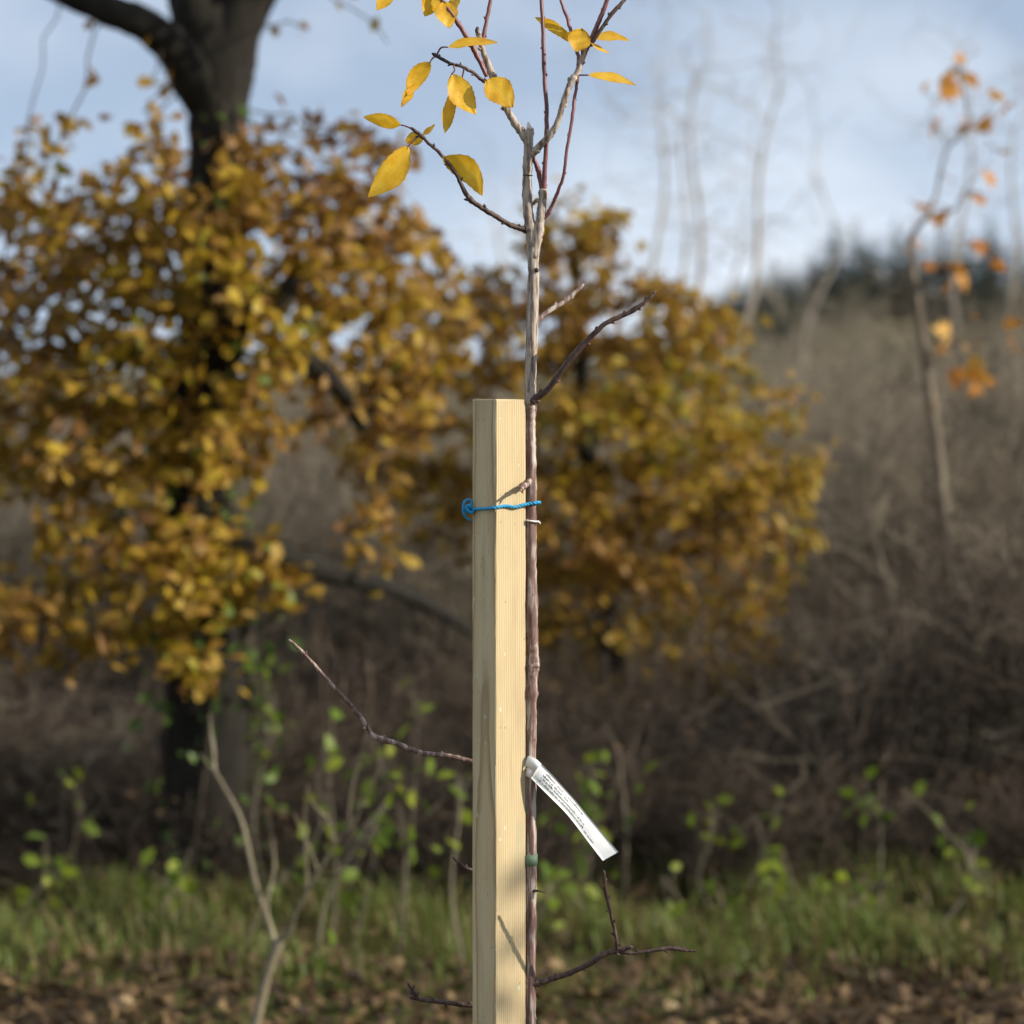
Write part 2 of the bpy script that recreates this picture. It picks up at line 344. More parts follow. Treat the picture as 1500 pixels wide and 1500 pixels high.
# ---------------------------------------------------------------- sapling
TX, TY = .0462, .0365                                              # trunk axis from the stake's near edge
SY = D0 + TY
root = empty('young_fruit_tree', (NX + TX, NY + TY, 0))
tag(root, 'slender young fruit tree with a few yellow leaves tied to the wooden stake', 'tree')
def PX(pts):                                                       # (px, py, depth offset from the trunk in m)
    return np.array([W(p[0], p[1], SY + (p[2] if len(p) > 2 else 0)) for p in pts])
PXM = SY / K                                                       # metres per pixel at the trunk
rs = np.random.default_rng(11)
def limb(name, pts, widths, material, parent, buds=0, sub=5, sides=10, wob=.05, knobs=(), tipbud=True, budm=1.0):
    P = catmull(PX(pts), sub); n = len(P)
    w = np.interp(np.linspace(0, 1, n), np.linspace(0, 1, len(widths)), widths) * .5 * PXM
    w = w * (1 + .07 * np.convolve(rs.standard_normal(n + 4), np.ones(5) / 5, 'valid')[:n] * 1.6)
    for (t, s) in knobs: w *= 1 + s * np.exp(-((np.linspace(0, 1, n) - t) * n / 1.2) ** 2)
    P = P + rs.normal(0, .00025, P.shape)
    mb = MB(); tube(mb, P, w, sides, .5, True, wob, rs)
    sgn = 1
    for i in range(buds):
        t = (i + .7) / (buds + .4); k = int(t * (n - 1)); T = nz(P[min(k + 1, n - 1)] - P[max(k - 1, 0)])
        side = nz(np.cross(T, (rs.normal(0, .4), -1, rs.normal(0, .4)))) * sgn; sgn = -sgn
        blob(mb, P[k] + side * w[k] * .7, side * .75 + T * .7, (.0042 + .002 * rs.random()) * budm, w[k] * .42 + .0008 * budm)
    if tipbud: blob(mb, P[-1], nz(P[-1] - P[-3]), .006, w[-1] * 1.1)
    return mb.build(name, material, parent)

tr_pts = [(775, 1735), (775, 1640), (776, 1500), (777, 1400), (778, 1250), (777, 1100), (779, 1000), (781, 960), (779, 900), (778, 800), (778, 700), (777, 620), (777, 592), (777, 580)]
# the trunk reaches the soil
zb = W(775, 1735, SY)[2]
tr_pts = [(774, 575 + (H + .05) * K / SY), (773, 2100), (775, 1850)] + tr_pts
trunk = limb('trunk', tr_pts, [20, 19, 18, 17, 17, 17, 16.5, 16.5, 17, 20, 17, 16, 16.5, 16, 17.5, 16], M_bark, root, buds=0, sub=14, sides=14, wob=.03,
             knobs=((.40, .1), (.55, .14), (.70, .1), (.985, .12)), tipbud=False)
# small buds and leaf scars on the trunk
for (x, y, sx, ln) in ((786, 1085, 1, .004), (784, 1222, .7, .003), (772, 1006, -1, .003), (786, 868, .8, .003), (785, 960, 1, .004), (786, 522, .9, .003), (783, 636, .9, .003)):
    mb = MB(); blob(mb, W(x - 5 * sx, y, SY - .004), (sx, -.6, .9), ln, .0022); mb.build('bud', M_dark, root)

upper = limb('upper_stem', [(777, 594), (777, 582), (778, 520), (780, 460), (781.5, 400), (780.5, 370), (779, 345), (775, 322), (773, 300), (772, 270), (773, 240), (774, 215), (775.5, 196), (777, 190)], [16, 18, 17, 17.5, 17.5, 17, 19, 16, 14.5, 13.5, 14, 13.5, 15, 11], M_grey, root, sub=6, sides=12, wob=.035, knobs=((.75, .1), (.5, .1)), tipbud=False)
mb = MB(); tube(mb, PX([(775.5, 194), (775, 186), (774, 179)]), np.array((4.6, 3.8, 1.5)) * PXM, 8); mb.build('pruned_tip', M_cut, upper)
mb = MB()
q = [W(773, 257, SY) + .0060 * np.array((math.cos(t), math.sin(t), .05 * math.sin(2 * t))) for t in np.linspace(0, 2 * math.pi, 14, endpoint=False)]
tube(mb, q, .0008, 5, closed=True); mb.build('bark_scar', M_dark, upper)
mb = MB(); blob(mb, W(786, 396, SY - .007), (.3, -1, .3), .004, .0035); mb.build('bud', M_dark, upper)

leader = limb('branch', [(782, 378, -.001), (788, 345, -.002), (792, 320, -.002), (794, 300, -.002), (796, 279, -.003)], [13, 16, 15, 13, 12], M_grey, root, sub=6, knobs=((.95, .2),), tipbud=False)
limb('shoot', [(796, 282, -.003), (797.5, 255, -.004), (800, 215, -.006), (801, 165, -.008), (797.5, 110, -.006), (796, 60, -.004), (793, 0, 0), (790, -70, 0), (788, -150, 0)], [8, 7.2, 7, 6.8, 6.5, 6, 6, 5, 3.5], M_red, leader, buds=9, budm=.55)
limb('spur', [(793, 300, -.002), (787, 293, 0), (783, 296, .003)], [6, 6, 5], M_grey, leader, tipbud=True)
limb('shoot', [(796, 288, -.001), (793, 272, .003), (791, 257, .004), (786, 243, .005), (781, 231, .004), (777, 222, .002)], [7, 7.5, 9, 7.5, 7, 8], M_red, leader, tipbud=False)
limb('shoot', [(794, 322, -.002), (803, 312, -.004), (809, 300, -.006), (817, 282, -.012), (826, 255, -.018), (831, 215, -.02), (838, 175, -.018), (842, 140, -.012), (846, 118, -.006)], [7, 6, 5, 5, 5, 5, 5, 5, 4.5], M_red, leader, buds=5, budm=.5)

rb = limb('branch', [(777, 228, 0), (784, 221, -.004), (796, 208, -.010), (806, 198, -.014), (817, 178, -.016), (824, 155, -.016), (830, 137, -.016), (838, 118, -.014), (846, 106, -.012), (853, 85, -.012), (860, 68, -.012)], [13, 12, 10, 10, 9.5, 9, 9.5, 9, 9, 8.5, 8], M_grey, root, sub=6, buds=5, knobs=((.55, .12), (.73, .2)), tipbud=False)
limb('shoot', [(858, 74, -.012), (868, 52, -.014), (880, 25, -.016), (890, -2, -.016), (900, -40, -.016), (912, -90, -.016)], [8, 7, 6.5, 6.5, 6, 4], M_red, rb, buds=3, budm=.6)
limb('twig', [(857, 72, -.012), (872, 55, -.018), (886, 35, -.02), (899, 17, -.02), (914, 1, -.018)], [8, 7, 6.5, 6, 5], M_dark, rb, buds=5, budm=.8)
limb('twig', [(847, 96, -.012), (847, 82, -.008), (840, 60, -.002), (832, 30, .004), (822, 2, .008), (812, -40, .01)], [6, 5.5, 5, 5, 4.5, 3.5], M_red, rb, buds=4, budm=.6)

lb = limb('branch', [(775, 212, 0), (767, 198, -.002), (756, 183, -.004), (745, 165, -.004), (736, 145, -.002), (727, 125, 0), (719, 105, 0), (710, 82, 0), (704, 62, 0), (700, 46, 0)], [13, 12.5, 11.5, 11, 10.5, 10, 10, 9, 8, 7], M_grey, root, sub=6, buds=4, knobs=((.1, .12),), tipbud=False)
mb = MB(); tube(mb, PX([(701, 52), (699, 44), (700, 40)]), np.array((4, 3.6, 2)) * PXM, 8, wob=.1, rng=rs); mb.build('dead_tip', M_dark, lb)
limb('shoot', [(713, 112, -.006), (702, 88, -.010), (688, 62, -.012), (672, 35, -.014), (655, 12, -.016), (645, -4, -.016), (625, -40, -.016)], [6.5, 7, 7.5, 7, 6.5, 6.5, 4], M_red, lb, buds=5, budm=.7)
limb('shoot', [(706, 70, .006), (709, 50, .008), (713, 28, .010), (719, -2, .012), (727, -60, .012)], [7, 6.5, 6, 6, 4], M_red, lb, buds=3, budm=.6)
sp1 = limb('twig', [(716, 122, -.004), (706, 117, -.008), (692, 106, -.012), (675, 97, -.016), (660, 93, -.018), (645, 85, -.02), (638, 81, -.02)], [7, 5.5, 5, 5, 4.6, 4.5, 6], M_dark, lb, buds=5, budm=.7)

ll = limb('branch', [(772, 337, 0), (760, 334, -.006), (745, 328, -.012), (725, 316, -.018), (705, 304, -.024), (690, 293, -.028), (679, 278, -.032), (670, 258, -.034), (657, 240, -.036), (643, 223, -.038), (628, 210, -.04), (616, 198, -.042), (606, 190, -.043)], [12, 8.5, 7.5, 7.5, 7, 7.5, 6.5, 5.5, 5.2, 5, 4.8, 5.4, 5], M_dark, root, sub=6, buds=8, knobs=((.42, .25), (.9, .25)), tipbud=True)

r1 = limb('branch', [(777, 590, -.002), (786, 582, -.006), (803, 570, -.012), (822, 544, -.018), (846, 514, -.022), (868, 491, -.026), (888, 473, -.03), (908, 464, -.03), (928, 454, -.03), (944, 443, -.03), (957, 431, -.03)], [12, 11, 9, 9, 9, 8, 7.5, 7, 7, 6, 5], M_dark, root, sub=6, buds=10, knobs=((.04, .25), (.36, .15), (.8, .2)), budm=1.0)
r2 = limb('branch', [(780, 474, 0), (792, 465, .004), (806, 454, .008), (822, 445, .012), (838, 432, .016), (851, 420, .018)], [11, 8.5, 8, 7.5, 6.5, 4], M_bark, root, sub=6, buds=3)
l1 = limb('branch', [(778, 1140, .006), (740, 1128, .03), (700, 1118, .05), (665, 1109, .055), (640, 1105, .055), (615, 1102, .053), (580, 1089, .05), (547, 1078, .045), (537, 1063, .04), (520, 1040, .035), (497, 1015, .03), (470, 985, .025), (447, 959, .02), (428, 941, .015)], [8, 7, 7, 7, 6.5, 6.5, 7, 8, 6.5, 6, 5.5, 5.2, 5.5, 4.5], M_bark, root, sub=6, buds=9, knobs=((.5, .3),), budm=.9)
l2 = limb('branch', [(777, 1292, .006), (735, 1285, .045), (700, 1276, .05), (688, 1274, .05), (679, 1271, .048), (673, 1265, .046), (667, 1260, .045)], [7, 6, 6, 5.5, 6, 5, 3.5], M_dark, root, buds=4, sub=5)
l3 = limb('branch', [(776, 1470, .006), (735, 1474, .045), (690, 1473, .05), (655, 1469, .05), (630, 1466, .048), (612, 1463, .046), (604, 1461, .045)], [8, 7, 7, 6.5, 6.5, 6, 4.5], M_dark, root, buds=7, sub=5)
limb('twig', [(612, 1463, .046), (606, 1453, .044), (600, 1444, .042)], [6, 6, 4.5], M_dark, l3, buds=3)
r3 = limb('branch', [(776, 1441, 0), (790, 1439, -.003), (808, 1434, -.007), (840, 1423, -.014), (866, 1410, -.02), (885, 1398, -.025), (903, 1393, -.028), (925, 1396, -.03), (950, 1393, -.03), (985, 1389, -.03), (1000, 1392, -.03), (1015, 1393, -.03)], [15, 10, 9, 8.5, 8.5, 8, 7.5, 5.5, 5, 6, 4.5, 3.5], M_dark, root, sub=6, buds=8, knobs=((.62, .15), (.85, .2)))
limb('twig', [(905, 1394, -.028), (902, 1370, -.036), (896, 1345, -.045), (890, 1318, -.055), (886, 1298, -.062), (885, 1280, -.068)], [6.5, 5.5, 5.5, 5, 5, 4], M_dark, r3, buds=7)
limb('twig', [(903, 1393, -.028), (912, 1391, -.03), (922, 1388, -.032)], [6, 6.5, 5.5], M_dark, r3, buds=1)
limb('spur', [(779, 1306, -.004), (786, 1305, -.008), (800, 1308, -.012)], [7, 4, 1.5], M_dark, root, tipbud=False)
limb('spur', [(776, 704, -.006), (771, 710, -.014), (766, 713, -.026), (764, 716, -.036), (763, 718, -.044)], [9, 8, 7, 6, 3], M_bark, root, buds=4, sub=5)

# ---- yellow leaves, one by one
def yleaf(parent, stem, base, tip, w, tilt=.3, bend=.12, bow=0.0, dep=-.02, tipdep=0.0, brown=0.0, fold=.18, wav=.05, stem_m=None):
    b = W(base[0], base[1], SY + dep); t = W(tip[0], tip[1], SY + dep + tipdep); ax = t - b; ln = np.linalg.norm(ax); ax = ax / ln
    view = np.array((0, 1., 0)); side = nz(np.cross(ax, view)); hw = w * .5 * PXM
    sv = side + view * tilt; nrm_ = nz(np.cross(sv, ax))
    if nrm_[1] > 0: nrm_ = -nrm_
    nv, nu = 17, 9; V = []; UV = []; TT = []; seed = rs.integers(1e6); rl = np.random.default_rng(seed)
    ph = rl.random(4) * 6.28
    for i in range(nv):
        v = i / (nv - 1)
        prof = (math.sin(math.pi * min(1, v ** .86)) ** .78) * (1 - .12 * v) if 0 < v < 1 else .02
        serr = 1 + .035 * (1 if i % 2 else -1) + .05 * math.sin(v * 9 + ph[0])
        for j in range(nu):
            u = -1 + 2 * j / (nu - 1); a_ = hw * prof * u * (serr if abs(u) > .9 else 1)
            up = fold * abs(u) ** 1.3 * hw * prof + wav * hw * math.sin(v * 11 + ph[1] + (2 if u > 0 else 0)) * abs(u) ** 2 + .03 * hw * math.sin(v * 17 + u * 5 + ph[2])
            p = b + ax * ln * v + side * (bow * ln * math.sin(math.pi * v)) + sv * a_ + nrm_ * (up - bend * ln * 4 * v * (v - 1) * -1 * .5)
            V.append(p); UV.append((u, v)); TT.append(brown * max(0, (v - .55) / .45) ** .8)
    F = []
    for i in range(nv - 1):
        for j in range(nu - 1):
            a = i * nu + j; F += [(a, a + 1, a + nu + 1), (a, a + nu + 1, a + nu)]
    mb = MB(); mb.add(V, F, TT, UV); lf = mb.build('leaf', M_yleaf, parent)
    if stem:
        m2 = MB(); q = catmull(np.vstack([PX(stem), b]), 5); tube(m2, q, np.linspace(1.5, 1.1, len(q)) * PXM, 6)
        # the leaf stalk belongs to the leaf's branch
        m2.build('leaf_stalk', stem_m or M_red, parent)
    return lf
yleaf(ll, [(606, 190, -.043), (595, 185, -.043)], (587, 183), (532, 171), 19, tilt=1.2, bend=.1, dep=-.043)
yleaf(ll, [(614, 197, -.042), (605, 207, -.042)], (598, 214), (539, 289), 40, tilt=.25, bend=-.06, bow=.05, dep=-.043, brown=.12)
yleaf(ll, [(645, 226, -.038)], (649, 230), (707, 287), 36, tilt=-.4, bend=.16, bow=.13, dep=-.04)
yleaf(ll, [(618, 200, -.042)], (621, 199), (593, 207), 20, tilt=.8, dep=-.03, brown=.2)
yleaf(ll, [(616, 198, -.042)], (619, 198), (637, 182), 10, tilt=1.6, dep=-.03, brown=.25)
yleaf(sp1, [(640, 82, -.02), (634, 85, -.022)], (630, 91), (597, 140), 27, tilt=.5, bend=.14, bow=-.06, dep=-.024, brown=.2)
yleaf(sp1, [], (607, 124), (588, 157), 13, tilt=1.5, bend=.1, dep=-.020, brown=.9)
yleaf(sp1, [(664, 95, -.018), (666, 103, -.018)], (661, 109), (697, 168), 38, tilt=.3, bend=.1, bow=-.03, dep=-.02)
yleaf(sp1, [(680, 100, -.016), (676, 115, -.012)], (664, 135), (651, 196), 19, tilt=1.3, bend=-.2, bow=-.10, dep=-.006, brown=.3)
yleaf(sp1, [(706, 117, -.008)], (712, 117), (752, 157), 43, tilt=.2, bend=.1, bow=.06, dep=-.022, brown=.25, fold=.08)
yleaf(sp1, [(640, 80, -.02), (646, 70, -.022)], (656, 69), (730, 63), 18, tilt=1.3, bend=.1, bow=.10, dep=-.026, brown=.3)
yleaf(lb, [(652, 8, -.016)], (650, 2), (659, 41), 34, tilt=.3, bend=.1, dep=-.02)
yleaf(lb, [(645, -2, -.016)], (640, -14), (622, 24), 30, tilt=.4, bend=.1, dep=-.012)
yleaf(lb, [(660, 15, -.016)], (655, 14), (674, -2), 18, tilt=.8, bend=.1, dep=-.012)
yleaf(lb, [(628, -34, -.016), (600, -36, -.016)], (577, -22), (552, 15), 24, tilt=.4, bend=.1, dep=-.018)
yleaf(rb, [(845, 74, -.004)], (836, 58), (783, 25), 15, tilt=1.2, bend=.15, dep=0)
yleaf(rb, [(852, 84, -.012), (853, 60, -.014)], (853, 42), (843, 76), 36, tilt=.3, bend=.1, dep=-.03, brown=.25)
yleaf(rb, [(853, 84, -.012)], (850, 54), (822, 54), 16, tilt=.8, bend=.1, dep=-.026, brown=.2)
yleaf(rb, [(860, 68, -.012)], (868, 56), (922, 59), 17, tilt=1.1, bend=.12, bow=.12, dep=-.016)
yleaf(rb, [(858, 68, -.012)], (866, 63), (893, 78), 8, tilt=1.8, bend=.1, dep=-.02)
yleaf(rb, [(844, 110, -.012), (853, 110, -.016)], (862, 110), (931, 124), 17, tilt=1.2, bend=.14, bow=.10, dep=-.02, brown=.3)

# ---------------------------------------------------------------- twine, string, tape, label
def zpx(py, Y=D0): return H - (py - HZ) * Y / K
tw = empty('blue_twine', plan(0, 0, zpx(745))); tag(tw, 'bright blue twine tied round the wooden stake and thin trunk', 'twine')
o_ = .0022
Lc = el * S; Bc = el * S + er * S
loop = [(*(Lc + (-.0026, .0)), zpx(748)), (*(Lc * .75 + (-.0022, -.001)), zpx(747)), (*(Lc * .35 + (-.0017, -.0016)), zpx(745.5)), (-.0012, -.0021, zpx(743.5)), (*(er * S * .3 + (.001, -.0022)), zpx(741.5)),
        (*(er * S * .6 + (.0015, -.0036)), zpx(743.5)), (*(er * S * .85 + (.001, -.006)), zpx(741)), (TX - .004, TY - .0102, zpx(739.5)), (TX + .005, TY - .0085, zpx(738)), (TX + .0105, TY - .001, zpx(738)),
        (TX + .008, TY + .008, zpx(740)), (TX - .001, TY + .018, zpx(742)), (*(Bc + (.0025, .0015)), zpx(745)), (*(Bc + (-.003, .0022)), zpx(746)), (*((Bc + Lc) / 2 + (-.001, .0022)), zpx(747)), (*(Lc + (-.002, .0022)), zpx(748)), ]
Q = np.array([plan(*p) for p in loop]); Qc = catmull(np.vstack([Q, Q[:1]]), 8)[:-1]
def twist(mb, P, r, turns, closed=False):
    P = np.asarray(P); T = np.gradient(P, axis=0); T /= np.linalg.norm(T, axis=1)[:, None]; s = np.concatenate([[0], np.cumsum(np.linalg.norm(np.diff(P, axis=0), axis=1))])
    for k in range(2):
        ph = s / s[-1] * turns * 2 * math.pi + k * math.pi; u = np.cross(T, (0, 0, 1)); u /= np.linalg.norm(u, axis=1)[:, None] + 1e-9; w = np.cross(T, u)
        tube(mb, P + (np.cos(ph)[:, None] * u + np.sin(ph)[:, None] * w) * r * .55, r * .72, 7, closed=closed)
mb = MB(); twist(mb, Qc, .0019, 26, True); mb.build('loop', M_blue, tw)
kc = plan(*(Lc + (-.004, -.003)), zpx(748))
def kp(x, y, d=0): return kc + np.array(((x - 686) / PPM, d, -(y - 748) / PPM))
mb = MB(); twist(mb, catmull([kp(690, 746, -.003), kp(684, 742, -.005), kp(681, 748, -.002), kp(686, 753, .002), kp(691, 749, .003), kp(687, 743, .001), kp(684, 749, -.005), kp(690, 753, -.005), kp(693, 748, -.002)], 6), .0019, 8); mb.build('knot', M_blue, tw)
mb = MB(); twist(mb, catmull([kp(686, 746, -.001), kp(690, 737, .002), kp(685, 734, .002), kp(679, 737, 0), kp(677, 745, -.001), kp(678, 754, 0), kp(682, 761, .002), kp(689, 765, .004)], 6), .0016, 7); mb.build('loose_end', M_blue, tw)
mb = MB(); twist(mb, catmull([kp(682, 747, .001), kp(679, 751, .003), kp(680, 757, .004), kp(684, 763, .006)], 6), .0013, 4); mb.build('loose_end', M_blue, tw)

mb = MB(); q = [plan(TX, TY, zpx(765)) + np.array((.0094 * math.cos(t), .0094 * math.sin(t), -.0012 * math.cos(t))) for t in np.linspace(0, 2 * math.pi, 24, endpoint=False)]
tube(mb, q, .0012, 6, closed=True); tube(mb, [plan(TX + .006, TY - .007, zpx(765.5)), plan(TX + .0105, TY - .006, zpx(767)), plan(TX + .0115, TY - .005, zpx(769))], .001, 6)
tag(mb.build('string_loop', M_white, origin=plan(TX, TY, zpx(765))), 'thin white string looped round the trunk just below the blue twine', 'string')
mb = MB(); q = np.array([plan(TX, TY, 0) + np.array((.0089 * math.cos(t), .0089 * math.sin(t), 0)) for t in np.linspace(0, 2 * math.pi, 28, endpoint=False)])
q[:, 0] += W(777.5, 1258, SY)[0] - plan(TX, TY)[0]
ringF = []; V = np.vstack([q + (0, 0, zpx(1267, SY)), q + (0, 0, zpx(1251, SY)), (q - q.mean(0)) * .9 + q.mean(0) + (0, 0, zpx(1251, SY)), (q - q.mean(0)) * .9 + q.mean(0) + (0, 0, zpx(1267, SY))])
for a0, b0 in ((0, 28), (28, 56), (56, 84), (84, 0)):
    for k in range(28):
        k2 = (k + 1) % 28; ringF += [(a0 + k, a0 + k2, b0 + k2), (a0 + k, b0 + k2, b0 + k)]
mb.add(V, ringF); tag(mb.build('tape_band', M_tape, origin=V[0]), 'green tape band wrapped round the thin trunk below the white label', 'tape')

lab = empty('plant_label', W(785, 1125, SY - .012)); tag(lab, 'white plastic nursery label with printed lines hanging from the trunk', 'label')
topE = catmull(np.array([(792, 1117.5), (809, 1135), (826.7, 1154.7), (845, 1175), (861, 1194.7), (884, 1222), (906, 1248)]), 6)
botE = catmull(np.array([(778, 1140), (796, 1158), (813, 1174.7), (828, 1190), (842.7, 1208), (863, 1235), (883, 1261)]), 6)
nL = len(topE); tl = np.linspace(0, 1, nL)
dep = -.014 - .004 * np.sin(tl * 3.1) + .030 * tl ** 1.5 
def lab_pt(s, t, lift=0.0):
    i = s * (nL - 1); a = np.array([np.interp(i, np.arange(nL), topE[:, k]) for k in (0, 1)]); b_ = np.array([np.interp(i, np.arange(nL), botE[:, k]) for k in (0, 1)])
    p = a * (1 - t) + b_ * t; d = np.interp(i, np.arange(nL), dep) - .0025 * (1 - (2 * t - 1) ** 2) * (1 - s * .8) - .010 * (t - .5) * min(1, .15 + s * 2.2) - lift
    return W(p[0], p[1], SY + d)
mb = MB(); nt_ = 7
front = np.array([[lab_pt(s, t) for t in np.linspace(0, 1, nt_)] for s in tl]).reshape(-1, 3); back = front + (0, .00035, 0); F = []
for i in range(nL - 1):
    for j in range(nt_ - 1):
        a = i * nt_ + j; q4 = (a, a + nt_, a + nt_ + 1, a + 1); F += [q4[:3], (q4[0], q4[2], q4[3])]
        o4 = len(front); F += [(o4 + a, o4 + a + nt_ + 1, o4 + a + nt_), (o4 + a, o4 + a + 1, o4 + a + nt_ + 1)]
o4 = len(front)
bd = [i * nt_ for i in range(nL)] + [(nL - 1) * nt_ + j for j in range(1, nt_)] + [i * nt_ + nt_ - 1 for i in range(nL - 2, -1, -1)] + list(range(nt_ - 2, 0, -1))
for k in range(len(bd)):
    a, b_ = bd[k], bd[(k + 1) % len(bd)]; F += [(a, b_, o4 + b_), (a, o4 + b_, o4 + a)]
mb.add(np.vstack([front, back]), F); mb.build('tag_strip', M_label, lab)
def ribbon(mb, C, wv, th=.0004):
    """band through centre points C with half-width vectors wv"""
    C = np.asarray(C); n = len(C); T = np.gradient(C, axis=0); V = []
    for i in range(n):
        nn = nz(np.cross(T[i], wv[i])) * th; V += [C[i] - wv[i] - nn, C[i] + wv[i] - nn, C[i] + wv[i] + nn, C[i] - wv[i] + nn]
    F = []
    for i in range(n - 1):
        for k in range(4):
            a, b2 = i * 4 + k, i * 4 + (k + 1) % 4; F += [(a, b2, b2 + 4), (a, b2 + 4, a + 4)]
    F += [(0, 2, 1), (0, 3, 2), (n * 4 - 4, n * 4 - 3, n * 4 - 2), (n * 4 - 4, n * 4 - 2, n * 4 - 1)]
    mb.add(V, F)
# band: leaves the tag head, passes in front of the trunk, round its back and returns to the slot
C = catmull([W(790, 1126, SY - .015), W(783, 1119.5, SY - .0145), W(775, 1116, SY - .0115), W(771, 1114.5, SY - .0062), W(769, 1116, SY + .004), W(777, 1122, SY + .0125), W(787.5, 1126, SY + .006)], 6)
wv = np.array([np.array((.0022, 0, .0066)) * (1 if i < len(C) * .6 else .8) for i in range(len(C))]); mb = MB(); ribbon(mb, C, wv); mb.build('tie_band', M_label, lab)
C = catmull([W(769, 1129.5, SY + .001), W(771, 1130.5, SY - .0062), W(775, 1132.5, SY - .0122), W(780, 1135, SY - .0135)], 6)
wv = np.array([np.array((.0008, 0, .0052))] * len(C)); mb = MB(); ribbon(mb, C, wv); mb.build('tie_band', M_label, lab)
ri = np.random.default_rng(8)
def printed(t, spans, hgt):
    mb = MB()
    for (s0, s1) in spans:
        s = s0
        while s < s1:
            wd = ri.choice((.006, .008, .010)); h_ = hgt * ri.choice((.62, .62, .7, 1.0))
            if ri.random() < .86:
                kind = ri.integers(3); t0, t1 = t + hgt * .5 - h_, t + hgt * .5
                strokes = [(s, s + wd * .6, t0, t1)]
                if kind == 1: strokes.append((s, s + wd * .85, t0, t0 + hgt * .3))
                if kind == 2: strokes.append((s + wd * .3, s + wd * .85, t1 - hgt * .3, t1))
                for (a0, a1, b0, b1) in strokes:
                    q = [lab_pt(a0, b0, .0004), lab_pt(a1, b0, .0004), lab_pt(a1, b1, .0004), lab_pt(a0, b1, .0004)]; mb.add(q, [(0, 1, 2), (0, 2, 3)])
            s += wd * 1.15
    mb.build('printed_line', M_ink, lab)
printed(.20, [(.10, .345), (.365, .63)], .11); printed(.38, [(.09, .17), (.185, .35), (.365, .44)], .11)
printed(.55, [(.085, .24), (.255, .60), (.62, .645), (.655, .71)], .11); printed(.74, [(.06, .067), (.08, .29), (.30, .34), (.35, .62), (.635, .72)], .11); printed(.80, [(.745, .85)], 0.09)

# ---------------------------------------------------------------- tree growing
def leaf_template(stations, curl=.15):
    V = [(0, 0, 0)]; F = []
    for (v, w) in stations: V += [(-w, v, .10 * w + curl * -(v - .4) ** 2), (0, v, curl * -(v - .4) ** 2), (w, v, .10 * w + curl * -(v - .4) ** 2)]
    V.append((0, 1, -curl * .36)); n = len(stations)
    F += [(0, 2, 1), (0, 3, 2)]
    for i in range(n - 1):
        a = 1 + i * 3; F += [(a, a + 1, a + 4), (a, a + 4, a + 3), (a + 1, a + 2, a + 5), (a + 1, a + 5, a + 4)]
    a = 1 + (n - 1) * 3; F += [(a, a + 1, len(V) - 1), (a + 1, a + 2, len(V) - 1)]
    return np.array(V, float), np.array(F)
T_OAK = leaf_template([(.2, .10), (.34, .25), (.44, .15), (.6, .34), (.72, .2), (.87, .25)], .35)
T_SIMPLE = leaf_template([(.2, .2), (.5, .32), (.8, .18)], .3)
T_MAPLE = leaf_template([(.12, .3), (.3, .5), (.42, .25), (.6, .36), (.75, .14)], .25)

def leaf_frames(rng, n, up=.35, out=None):
    """random leaf frames: columns = side, along, normal"""
    nrm_ = rng.standard_normal((n, 3)); nrm_[:, 2] = np.abs(nrm_[:, 2]) * .8 + up
    al = rng.standard_normal((n, 3)); al[:, 2] -= .55
    if out is not None: al += out * .8
    nrm_ /= np.linalg.norm(nrm_, axis=1)[:, None]
    al -= nrm_ * (al * nrm_).sum(1)[:, None]; al /= np.linalg.norm(al, axis=1)[:, None]
    sd = np.cross(al, nrm_); return np.stack([sd, al, nrm_], 2)

def add_leaves(mb, tpl, pos, fr, size, tint):
    V, F = tpl; n = len(pos)
    if n == 0: return
    P = np.einsum('nij,vj->nvi', fr, V) * size[:, None, None] + pos[:, None, :]
    FF = (F[None] + (np.arange(n) * len(V))[:, None, None]).reshape(-1, 3)
    mb.add(P.reshape(-1, 3), FF, np.repeat(tint, len(V)))

def colonize(nodes, par, att, step=.09, infl=.6, kill=.13, iters=160, trop=(0, 0, 0), rng=None, maxn=9000):
    P = np.zeros((maxn, 3)); P[:len(nodes)] = nodes; par = list(par); n = len(nodes); att = np.array(att)
    nd = np.full(len(att), 1e9); ni = np.zeros(len(att), int)
    def upd(a, b):
        nonlocal nd, ni
        if b <= a or len(att) == 0: return
        for c in range(a, b, 400):
            e = min(b, c + 400); d = np.linalg.norm(att[:, None] - P[None, c:e], axis=2); k = d.argmin(1); dm = d[np.arange(len(att)), k]
            m = dm < nd; nd[m] = dm[m]; ni[m] = k[m] + c
    upd(0, n); kids = {}
    for it in range(iters):
        if len(att) == 0 or n > maxn - 800: break
        m = nd < infl
        if not m.any(): m = nd <= nd.min() + .05
        acc = np.zeros((n, 3)); dv = att[m] - P[ni[m]]; dv /= np.linalg.norm(dv, axis=1)[:, None] + 1e-9
        np.add.at(acc, ni[m], dv); g_ = np.unique(ni[m]); g_ = np.array([k for k in g_ if kids.get(int(k), 0) < 4])
        if len(g_) == 0: break
        d = acc[g_]; d /= np.linalg.norm(d, axis=1)[:, None] + 1e-9
        d = d + rng.normal(0, .22, d.shape) + np.array(trop); d /= np.linalg.norm(d, axis=1)[:, None]
        a = n; P[n:n + len(g_)] = P[g_] + d * step
        for k in g_: par.append(int(k)); kids[int(k)] = kids.get(int(k), 0) + 1
        n += len(g_); upd(a, n)
        keep = nd > kill; att = att[keep]; nd = nd[keep]; ni = ni[keep]
    return P[:n].copy(), np.array(par)

